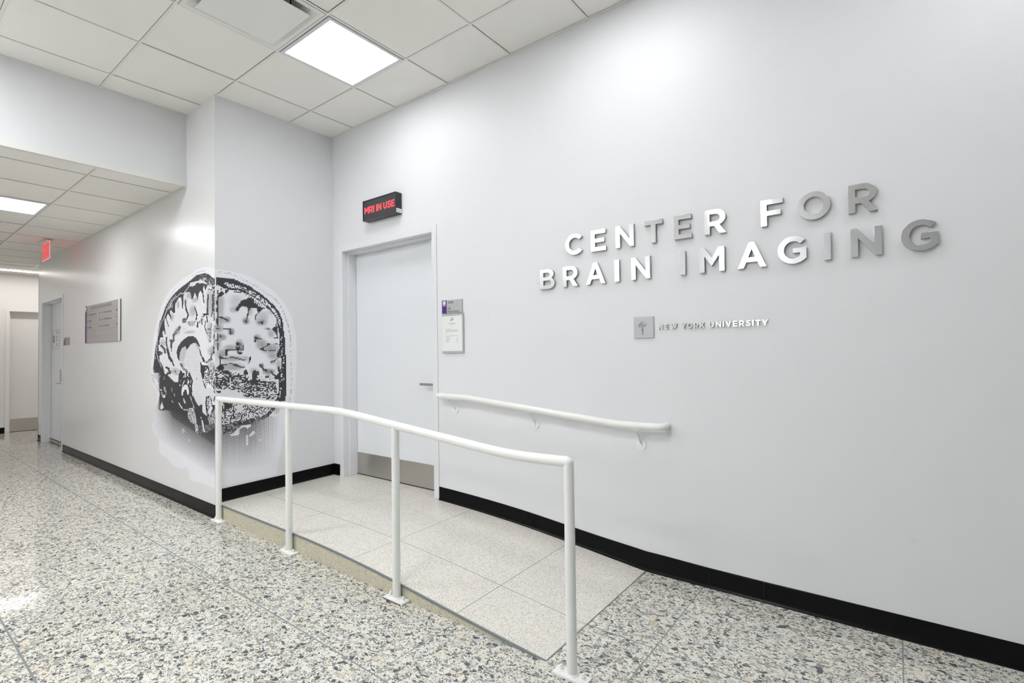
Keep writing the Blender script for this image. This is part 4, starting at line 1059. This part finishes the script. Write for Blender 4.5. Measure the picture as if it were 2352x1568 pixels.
front.stroke(.95, 7, -1010, 1197, -962, 1196)
front.stroke(.9, 8.2, -943, 1204, -909, 1199, -886, 1191)
front.stroke(.9, 10, -886, 1182, -851, 1173, -833, 1174)
front.blob(.85, -897, 1191, 17.6, 8.8)
front.blob(.95, -1012, 1168, 26.4, 23.5)
front.speckle(.12, .92, .52, 2, .5, -1048, 1155, -982, 1152, -946, 1139, -897, 1131, -845, 1114, -839, 1129, -804, 1146, -801, 1073, -1048, 1085)
front.blob(.9, -963, 1134, 23.5, 14.7)
front.blob(.92, -819, 1113, 17.6, 35.2)
front.blob(.92, -744, 1100, 22, 44)
front.blob(.8, -719, 1115, 14.7, 17.6)
front.fill(.93, -601, 1488, -562, 1521, -544, 1509, -546, 1412, -559, 1412, -559, 1428, -562, 1457, -585, 1479)
front.stroke(.95, 6.5, -636, 1493, -591, 1494)
front.stroke(.95, 7.6, -582, 1413, -546, 1414)
front.stroke(0, 7.6, -599, 1494, -598, 1494)
front.stroke(.95, 14.7, -739, 1416, -718, 1410)
front.stroke(.9, 8.2, -718, 1407, -684, 1407)
front.stroke(.95, 10, -739, 1413, -741, 1382)
front.blob(.95, -626, 1360, 11.7, 10)
front.stroke(.9, 7, -630, 1354, -650, 1341, -675, 1332)
front.blob(.93, -686, 1318, 17.6, 10.6)
front.stroke(.95, 10, -672, 1304, -624, 1303)
front.stroke(.85, 8.8, -612, 1303, -570, 1303)
front.stroke(0, 7.6, -637, 1307, -637, 1297)
front.stroke(.8, 7.6, -546, 1361, -592, 1360)
front.blob(.93, -545, 1268, 9.4, 29.3)
front.stroke(.85, 5.9, -586, 1268, -544, 1268)
front.stroke(.93, 8.8, -547, 1245, -560, 1229, -580, 1215)
front.stroke(.93, 10, -586, 1214, -606, 1208)
front.stroke(.85, 17.6, -697, 1185, -682, 1169)
front.stroke(.85, 20.5, -672, 1147, -647, 1137)
front.stroke(.85, 14.7, -606, 1129, -587, 1096, -551, 1079)
front.blob(.9, -541, 1146, 7, 26.4)
front.fill(.93, -580, 1077, -541, 1088, -541, 1059, -574, 1061)
front.speckle(.1, .93, .56, 2, .5, -1048, 1120, -801, 1109, -792, 1072, -725, 1087, -688, 1050, -593, 1039, -564, 1056, -561, 1002, -552, 931, -562, 874, -720, 907, -825, 930, -869, 967, -892, 987, -996, 1000, -1048, 1015)
front.speckle(.12, .93, .7, 2, .5, -1048, 1102, -869, 1106, -874, 1052, -909, 994, -943, 990, -943, 1026, -966, 1004, -1016, 1007, -1043, 1032)
front.stroke(.92, 11.7, -810, 1051, -719, 1049, -679, 1041, -625, 1038, -587, 1039)
front.stroke(.92, 8.8, -762, 1033, -707, 1030)
front.blob(.92, -747, 1088, 20.5, 29.3)
front.stroke(.08, 10, -939, 1085, -940, 1014)
front.fill(.03, -564, 1056, -544, 1056, -544, 929, -552, 931, -559, 1002)
front.speckle(.02, .5, .3, 2, 0, -707, 1101, -593, 1096, -574, 1057, -625, 1047, -679, 1053, -704, 1073)
front.blob(.8, -641, 1083, 14.7, 8.8)
front.fill(.06, -1007, 995, -943, 996, -898, 987, -875, 962, -825, 927, -735, 908, -1048, 957, -1048, 974)
front.stroke(.95, 14.7, -1032, 985, -1013, 983)
front.blob(.9, -915, 957, 4.7, 4.1)
front.stroke(0, 10, -521, 1090, -521, 1085)
front.stroke(0, 10, -515, 1083, -515, 1078)
front.stroke(0, 10, -493, 1061, -493, 1056)
front.stroke(0, 10, -508, 1050, -508, 1046)
front.stroke(0, 10, -524, 1038, -524, 1034)
front.stroke(0, 10, -523, 980, -523, 976)
front.stroke(0, 10, -517, 970, -517, 966)
front.stroke(0, 10, -528, 949, -528, 944)
front.stroke(0, 10, -528, 933, -529, 928)
front.stroke(0, 10, -532, 910, -532, 906)
front.stroke(0, 10, -535, 904, -535, 900)
front.stroke(0, 10, -555, 912, -555, 908)
front.stroke(0, 10, -561, 919, -561, 915)
front.speckle(.08, .85, .42, 1, 0, -1002, 906, -869, 883, -720, 851, -594, 820, -562, 811, -607, 777, -652, 751, -705, 729, -787, 720, -864, 723, -933, 722, -1002, 725)
front.cloud(.3, -562, 795, 35.2, 44)
front.fill(.93, -986, 902, -955, 888, -930, 873, -930, 847, -955, 843, -974, 845, -976, 778, -986, 779, -988, 835)
front.stroke(.93, 7.6, -914, 845, -914, 771)
front.speckle(.03, .2, .5, 1, 0, -898, 858, -840, 868, -846, 808, -892, 798)
front.speckle_stroke(.55, .95, .75, 32.3, -983, 699, -933, 716, -864, 723, -787, 720, -705, 729, -652, 751, -610, 784, -588, 813)
front.speckle(.55, .92, .6, 1, 0, -1002, 725, -933, 719, -884, 698, -870, 684, -887, 654, -899, 628, -955, 642, -1003, 652)
front.speckle(0, .3, .2, 1, 0, -846, 697, -775, 695, -775, 682, -793, 669, -811, 665, -823, 685, -870, 666, -887, 654, -870, 684)
front.speckle(0, .3, .2, 1, 0, -876, 676, -864, 639, -884, 620, -927, 624, -947, 629, -910, 651)
front.speckle(0, .3, .2, 1, 0, -814, 611, -799, 609, -797, 529, -814, 529)
front.speckle(0, .3, .2, 1, 0, -757, 642, -739, 616, -782, 594, -794, 605)
front.speckle(0, .3, .2, 1, 0, -715, 566, -693, 566, -696, 541, -709, 543)
front.speckle(0, .3, .2, 1, 0, -678, 623, -665, 621, -668, 587, -678, 588)
front.speckle(0, .3, .2, 1, 0, -607, 752, -582, 762, -582, 740, -595, 738)
front.speckle(0, .3, .2, 1, 0, -575, 780, -562, 795, -562, 773)
front.speckle(0, .3, .2, 1, 0, -620, 744, -607, 746, -607, 739)
front.speckle(0, .3, .2, 1, 0, -702, 722, -688, 720, -688, 711, -702, 713)
side_base()
side.fill(.05, 6, 1778, -562, 1826, -970, 1696, -1101, 1538, -1146, 1139, 3, 1152)
side.speckle_stroke(0, .4, .5, 8.1, -196, 1963, -374, 1955, -500, 1922)
side.speckle_stroke(0, .3, .4, 7.5, -801, 1865, -970, 1788, -1039, 1727, -1192, 1616)
side.speckle_stroke(0, .5, .6, 12.4, -1368, 1097, -1330, 1033, -1237, 978, -1182, 939)
side.cloud(.3, -486, 1783, 37.3, 37.3)
side.cloud(.3, -578, 1734, 18.7, 37.3)
side.cloud(.25, -736, 1720, 18.7, 43.5)
side.cloud(.3, -884, 1620, 28, 37.3)
side.cloud(.5, -601, 1580, 24.9, 18.7)
side.cloud(.3, -426, 1647, 37.3, 62.2)
side.cloud(.3, -74, 1698, 49.8, 155.5)
side.cloud(.35, -449, 1542, 37.3, 28)
side.cloud(.3, -374, 1735, 37.3, 28)
side.cloud(.35, -441, 1540, 34.2, 24.9)
side.cloud(.4, -752, 1490, 34.2, 40.4)
side.cloud(.3, -102, 1467, 28, 102.6)
side.cloud(.25, -1101, 1389, 37.3, 49.8)
side.cloud(.3, -62, 1307, 40.4, 49.8)
side.cloud(.3, -802, 1134, 56, 40.4)
side.cloud(.25, -412, 1266, 80.8, 93.3)
side.cloud(.25, -641, 1196, 31.1, 37.3)
side.cloud(.3, -63, 1193, 37.3, 46.6)
side.cloud(.3, -486, 1471, 62.2, 18.7)
side.fill(.93, 12, 1877, -34, 1883, -67, 1902, -100, 1920, -175, 1937, -352, 1938, -448, 1914, -523, 1897, -640, 1873, -736, 1850, -851, 1815, -935, 1779, -1022, 1726, -1075, 1676, -1137, 1616, -1164, 1585, -1066, 1580, -1039, 1625, -996, 1577, -1009, 1626, -970, 1654, -918, 1618, -893, 1611, -927, 1652, -918, 1680, -884, 1678, -851, 1650, -810, 1651, -801, 1731, -760, 1754, -728, 1776, -688, 1783, -664, 1772, -648, 1683, -628, 1681, -620, 1784, -593, 1810, -493, 1814, -463, 1796, -448, 1746, -419, 1747, -382, 1796, -324, 1734, -302, 1783, -274, 1802, -231, 1780, -210, 1699, -193, 1698, -217, 1815, -196, 1836, -176, 1793, -134, 1837, -114, 1800, -34, 1784, 12, 1806)
side.speckle(.1, .9, .6, 1, 0, -302, 1915, -155, 1900, -127, 1871, -196, 1883, -302, 1894)
side.speckle(.2, .93, .6, 1, 0, -280, 1933, -154, 1923, -154, 1912, -280, 1923)
side.speckle(.2, .93, .65, 1, 0, -100, 1894, -20, 1872, -1, 1819, -60, 1812, -127, 1865)
side.fill(.05, -463, 1888, -252, 1889, -196, 1875, -128, 1848, -141, 1843, -238, 1864, -280, 1865, -338, 1876, -360, 1869, -382, 1853, -426, 1851, -486, 1861)
side.fill(.08, -128, 1842, -74, 1820, -47, 1794, -114, 1806, -134, 1831)
side.stroke(.9, 5, -134, 1854, -74, 1825, -34, 1782)
side.stroke(.02, 6.2, -100, 1851, -60, 1812, -1, 1762)
side.stroke(.02, 6.2, -470, 1886, -501, 1861, -562, 1832, -608, 1811, -648, 1806, -680, 1819, -736, 1799, -801, 1785, -868, 1761, -935, 1720, -1013, 1676, -1057, 1636, -1101, 1582)
side.stroke(.02, 4.4, -776, 1815, -801, 1798, -884, 1775, -970, 1723, -1030, 1687)
side.fill(.15, -918, 1732, -868, 1748, -910, 1706, -970, 1696)
side.stroke(.02, 4.4, -859, 1728, -884, 1694)
side.stroke(.9, 11.2, -121, 1760, -132, 1673, -135, 1604)
side.stroke(.9, 18.7, -135, 1601, -204, 1605)
side.stroke(.88, 17.4, -31, 1750, -21, 1677)
side.stroke(.88, 12.4, -31, 1678, -35, 1627)
side.stroke(.85, 8.1, -35, 1627, -61, 1585)
side.stroke(.85, 10, -574, 1746, -570, 1678)
side.stroke(.85, 13.1, -562, 1671, -516, 1616, -555, 1584)
side.stroke(.8, 9.3, -382, 1672, -338, 1615)
side.speckle_stroke(.1, .9, .7, 13.7, -338, 1615, -350, 1568)
side.stroke(.4, 9.3, -736, 1745, -736, 1698)
side.speckle_stroke(.1, .9, .6, 21.8, -211, 1590, -267, 1546)
side.blob(.75, -601, 1580, 18.7, 12.4)
side.stroke(.85, 6.8, -918, 1644, -901, 1608)
side.stroke(.4, 6.2, -884, 1607, -851, 1580)
side.stroke(.85, 9.3, -149, 1587, -135, 1537)
side.speckle_stroke(.2, .9, .7, 18.7, -1, 1779, 5, 1664, -2, 1551)
side.fill(.93, -1164, 1605, -1066, 1600, -1057, 1567, -1030, 1474, -1048, 1467, -1066, 1508, -1110, 1489, -1083, 1442, -1155, 1441, -1182, 1411, -1173, 1377, -1210, 1375, -1200, 1321, -1128, 1310, -1101, 1293, -1182, 1274, -1173, 1226, -1101, 1183, -1066, 1131, -987, 1106, -936, 1084, -1311, 1077, -1344, 1151, -1302, 1288, -1265, 1389, -1219, 1507)
side.stroke(.02, 5, -1101, 1602, -1173, 1532, -1228, 1446, -1246, 1372, -1256, 1304, -1210, 1237, -1128, 1170)
side.stroke(.02, 3.7, -1137, 1604, -1219, 1496, -1265, 1389)
side.stroke(.05, 4.4, -1288, 1271, -1284, 1240)
side.stroke(.05, 4.4, -1321, 1148, -1311, 1124)
side.stroke(.05, 3.7, -1128, 1120, -1128, 1097, -1191, 1080)
side.stroke(.85, 6.8, -1004, 1598, -961, 1540)
side.speckle_stroke(.3, .9, .6, 24.9, -704, 1520, -785, 1478, -843, 1454)
side.stroke(.8, 13.7, -843, 1454, -834, 1409)
side.speckle_stroke(.3, .9, .75, 21.8, -918, 1408, -851, 1407, -893, 1385)
side.stroke(.85, 15.5, -893, 1385, -893, 1346)
side.stroke(.8, 6.8, -893, 1346, -893, 1314)
side.stroke(.75, 14.3, -1004, 1440, -1013, 1388, -987, 1348)
side.stroke(.85, 21.8, -987, 1334, -953, 1282)
side.stroke(.9, 24.9, -944, 1262, -885, 1227)
side.stroke(.9, 12.4, -868, 1220, -835, 1185)
side.stroke(.75, 17.4, -1137, 1367, -1057, 1336, -1039, 1302)
side.stroke(.05, 4.4, -987, 1351, -983, 1343)
side.stroke(.85, 18.7, -1013, 1168, -953, 1158)
side.stroke(.8, 18.7, -953, 1139, -902, 1126)
side.stroke(.7, 12.4, -1173, 1297, -1110, 1300)
side.fill(.93, -419, 1437, -354, 1416, -310, 1385, -275, 1342, -310, 1349, -354, 1374, -390, 1377, -457, 1370, -517, 1337, -555, 1319, -578, 1354, -664, 1330, -696, 1299, -712, 1224, -753, 1255, -773, 1306, -744, 1350, -672, 1393, -594, 1419, -509, 1437)
side.fill(.3, -578, 1354, -555, 1328, -578, 1273, -610, 1227, -704, 1227, -688, 1305, -641, 1342)
side.fill(.13, -390, 1374, -457, 1368, -517, 1334, -563, 1267, -602, 1205, -525, 1144, -457, 1094, -262, 1098, -268, 1206, -247, 1250, -282, 1316)
side.stroke(.9, 4.4, -376, 1374, -318, 1343, -282, 1316)
side.stroke(.93, 8.1, -282, 1316, -261, 1277, -233, 1256)
side.stroke(.93, 15.5, -226, 1253, -212, 1233)
side.speckle_stroke(.3, .95, .75, 15.5, -212, 1227, -157, 1215, -103, 1233, -63, 1238)
side.speckle_stroke(.3, .95, .75, 12.4, -69, 1247, -62, 1279, -16, 1298)
side.stroke(.85, 9.3, -29, 1344, -13, 1298)
side.stroke(0, 12.4, -212, 1209, -157, 1202)
side.speckle_stroke(.25, .9, .6, 21.8, -680, 1195, -602, 1149)
side.speckle_stroke(.2, .9, .6, 21.8, -579, 1150, -502, 1114)
side.fill(.95, -696, 1151, -665, 1142, -625, 1112, -594, 1091, -704, 1089)
side.fill(.95, -275, 1221, -233, 1194, -130, 1189, -63, 1150, -76, 1141, -137, 1166, -192, 1139, -192, 1099, -262, 1098, -268, 1162)
side.stroke(0, 6.8, -171, 1172, -168, 1170)
side.speckle_stroke(.1, .8, .6, 12.4, -68, 1523, -75, 1466)
side.speckle_stroke(.1, .75, .6, 18.7, -88, 1457, -89, 1380)
side.stroke(.8, 6.8, -176, 1548, -184, 1499, -156, 1460, -136, 1447)
side.speckle_stroke(.2, .85, .6, 12.4, -246, 1552, -239, 1522)
side.stroke(.85, 11.2, -324, 1546, -328, 1508)
side.stroke(.7, 7.5, -382, 1561, -390, 1546)
side.speckle_stroke(.3, .6, .5, 28, -501, 1548, -441, 1530)
side.blob(.7, -601, 1565, 18.7, 12.4)
side.stroke(.85, 8.1, -122, 1482, -75, 1480)
side.speckle_stroke(.2, .9, .7, 18.7, -2, 1492, 4, 1378, 3, 1292)
side.speckle(.1, .9, .5, 1, 0, -130, 1155, 3, 1193, 2, 1103, -185, 1099)
side.speckle_stroke(.2, .85, .5, 18.7, -810, 1134, -737, 1097)
side.stroke(.5, 7.5, -617, 1504, -578, 1502)
side_face(-1335, 1118, -487, 1130, -420, 1062, -443, 1004, -421, 944, -370, 895, -312, 859, -248, 880, -242, 810, -138, 785, -98, 791, 8, 882, 8, 798, -270, 764, -564, 806, -1191, 768, -1237, 782, -1209, 851, -1173, 920, -1209, 1019, -1302, 1074)
side.fill(.06, -987, 1100, -919, 1111, -851, 1118, -720, 1114, -729, 1086, -737, 1041, -818, 1041, -893, 1066)
side.speckle(.15, .7, .4, 1, 0, -919, 1124, -712, 1127, -729, 1095, -851, 1106)
side.fill(.05, -1074, 1122, -1004, 1123, -996, 1103, -1039, 1109)
side.fill(.03, -657, 993, -602, 1023, -540, 1023, -510, 992, -499, 959, -518, 937, -541, 945, -556, 981, -594, 980, -626, 954, -637, 923, -665, 934)
side.fill(.03, -525, 1074, -499, 1054, -525, 1025, -540, 1034)
side.stroke(.05, 6.8, -598, 1056, -649, 1012)
side.stroke(.03, 10.6, -583, 1122, -579, 1092)
side.stroke(.03, 10.6, -517, 1130, -536, 1105)
side.stroke(.03, 7.5, -510, 1096, -510, 1092)
side.stroke(.03, 7.5, -478, 1024, -476, 1012)
side.stroke(.1, 6.2, -472, 1045, -461, 1061)
side.stroke(.1, 7.5, -697, 1017, -697, 1009)
side.stroke(.1, 4.4, -681, 1055, -681, 1051)
side.stroke(.1, 5.6, -614, 1097, -614, 1085)
side.fill(.04, -614, 911, -568, 867, -606, 865, -622, 892)
side.stroke(.04, 6.2, -825, 937, -817, 916)
side.stroke(.1, 4.4, -885, 986, -876, 948)
side.stroke(.05, 9.3, -721, 859, -645, 816)
side.stroke(.1, 8.1, -626, 814, -541, 807)
side.fill(.03, -1074, 924, -1022, 906, -1057, 891, -1105, 886)
side.fill(.03, -1105, 869, -1110, 839, -1074, 802, -1101, 787, -1155, 780, -1155, 810)
side.stroke(.1, 6.2, -944, 872, -885, 872, -856, 862)
side.stroke(.08, 3.7, -1066, 1089, -1057, 1069)
side.stroke(.08, 3.7, -1092, 1068, -1074, 1061)
side.stroke(.08, 3.7, -1146, 1092, -1228, 1062)
side.stroke(.1, 5.6, -1155, 964, -1119, 935)
side.stroke(.1, 6.8, -1200, 1016, -1246, 1042)
side.speckle_stroke(.1, .9, .6, 18.7, -1057, 984, -1013, 926)
side.speckle_stroke(.1, .8, .5, 15.5, -1137, 961, -1110, 909)
side.stroke(.05, 4.4, -480, 932, -392, 831)
side.stroke(.1, 6.2, -435, 962, -428, 935)
side.fill(.12, -487, 1130, -262, 1133, -234, 1078, -185, 1009, -158, 1010, -64, 1016, -18, 978, 8, 956, 2, 944, -51, 925, -104, 951, -138, 950, -172, 914, -159, 816, -145, 790, -200, 784, -238, 816, -234, 870, -248, 880, -276, 861, -312, 859, -370, 895, -421, 944, -439, 1004, -420, 1062)
side.fill(.95, -262, 1133, -192, 1134, -192, 1088, -227, 1078, -158, 1010, -185, 1009, -227, 1063)
side.stroke(.9, 6.2, -351, 1084, -340, 1074)
side.speckle(.08, .85, .5, 2, .2, -185, 1134, 9, 1137, 8, 979, -24, 983, -37, 1022, -130, 1048, -158, 1019, -206, 1076)
side.speckle_stroke(.3, .95, .8, 18.7, -11, 1066, 2, 1010)
side.stroke(.9, 8.1, -18, 983, 8, 979)
side.speckle(.08, .93, .5, 1, 0, -158, 934, -104, 948, -51, 922, -38, 852, -98, 791, -152, 813)
side.stroke(.93, 10.6, -104, 946, -151, 935, -165, 888, -148, 822)
side.fill(.05, -71, 878, -38, 852, -91, 800, -131, 823)
side.stroke(.9, 8.1, -5, 944, -18, 909)
side.speckle(.15, .75, .45, 1, 0, -533, 820, -421, 838, -370, 788, -348, 714, -451, 701, -533, 756)
side.speckle(.3, .85, .55, 1, 0, -132, 780, 8, 854, 7, 736, -98, 710)
side.fill(.93, -348, 848, -248, 860, -242, 810, -138, 782, -139, 682, -334, 666, -363, 788)
side.stroke(.05, 5, -370, 734, -348, 664)
side.stroke(.04, 10.6, -242, 740, -214, 701, -200, 670, -200, 656)
side.stroke(.04, 9.3, -261, 767, -261, 759)
side.stroke(.05, 6.2, -125, 723, -112, 712)
side.stroke(.05, 6.2, -65, 719, -55, 722)
side.stroke(.04, 10.8, -225, 696, -201, 658)
side.speckle_stroke(.05, .8, .5, 28.7, -355, 693, -331, 644)
side.speckle(.6, .9, .7, 1, 0, -298, 704, 0, 727, 0, 708, -161, 648, -281, 638)
side.stroke(.04, 10.8, -224, 710, -201, 656)
for u_, z_, r_ in ((-624, 629, 18), (-505, 559, 10)):
    d_ = ((side.Ug-u_)/2.3/r_)**2 + ((side.Zg-z_)/1.4/r_)**2; side.t *= np.clip(.35+.65*d_, 0, 1)
front.t[~front.area([v*1000 for p in FO for v in p])] = 0
side.t[~side.area([v*1000 for p in LO for v in p])] = 0
def ink_mesh(scr, to3):
    b = MB(); h = scr.p/2000
    lv = np.clip(scr.t, 0, 1)
    for r in range(scr.nz):
        for c_ in range(scr.nu):
            t_ = lv[r, c_]
            if t_ < .022: continue
            u = scr.Ug[r, c_]/1000; z = scr.Zg[r, c_]/1000
            if t_ < .72: s_ = math.sqrt(t_)*h; k_ = s_*.25
            else: s_ = h; k_ = math.sqrt(max(.02, (1-t_))*2)*h*.72
            pts = [(u-s_+k_, z-s_), (u+s_-k_, z-s_), (u+s_, z-s_+k_), (u+s_, z+s_-k_), (u+s_-k_, z+s_), (u-s_+k_, z+s_), (u-s_, z+s_-k_), (u-s_, z-s_+k_)]
            b.add([to3(*p) for p in pts], [tuple(range(8))])
    return b
bm_ = thing('wall_decal', 'halftone brain scan head mural wrapped around the column corner', 'mural', (0, -W, 0.22))
fo = [FO[0]] + cat(FO[1:], 4); lo = cat(LO, 4)
ft, bt_ = 0.0010, 0.0003
b = MB(); n = len(fo); b.add([(ft, y, z) for y, z in fo] + [(bt_, y, z) for y, z in fo], [tuple(range(n)), tuple(range(2*n-1, n-1, -1))] + [(i, (i+1) % n, n+(i+1) % n, n+i) for i in range(n)])
v1 = b.build('front_vinyl', M['vinyl'], bm_)
b = MB(); n = len(lo); b.add([(x, -W-ft, z) for x, z in lo] + [(x, -W-bt_, z) for x, z in lo], [tuple(range(n)), tuple(range(2*n-1, n-1, -1))] + [(i, (i+1) % n, n+(i+1) % n, n+i) for i in range(n)])
v2 = b.build('side_vinyl', M['vinyl'], bm_)
sub(ink_mesh(front, lambda u, z: (0.0014, u, z)), 'front_print', M['ink_black'], v1, (0, -W, .9))
sub(ink_mesh(side, lambda u, z: (u, -W-0.0014, z)), 'side_print', M['ink_black'], v2, (0, -W, .9))
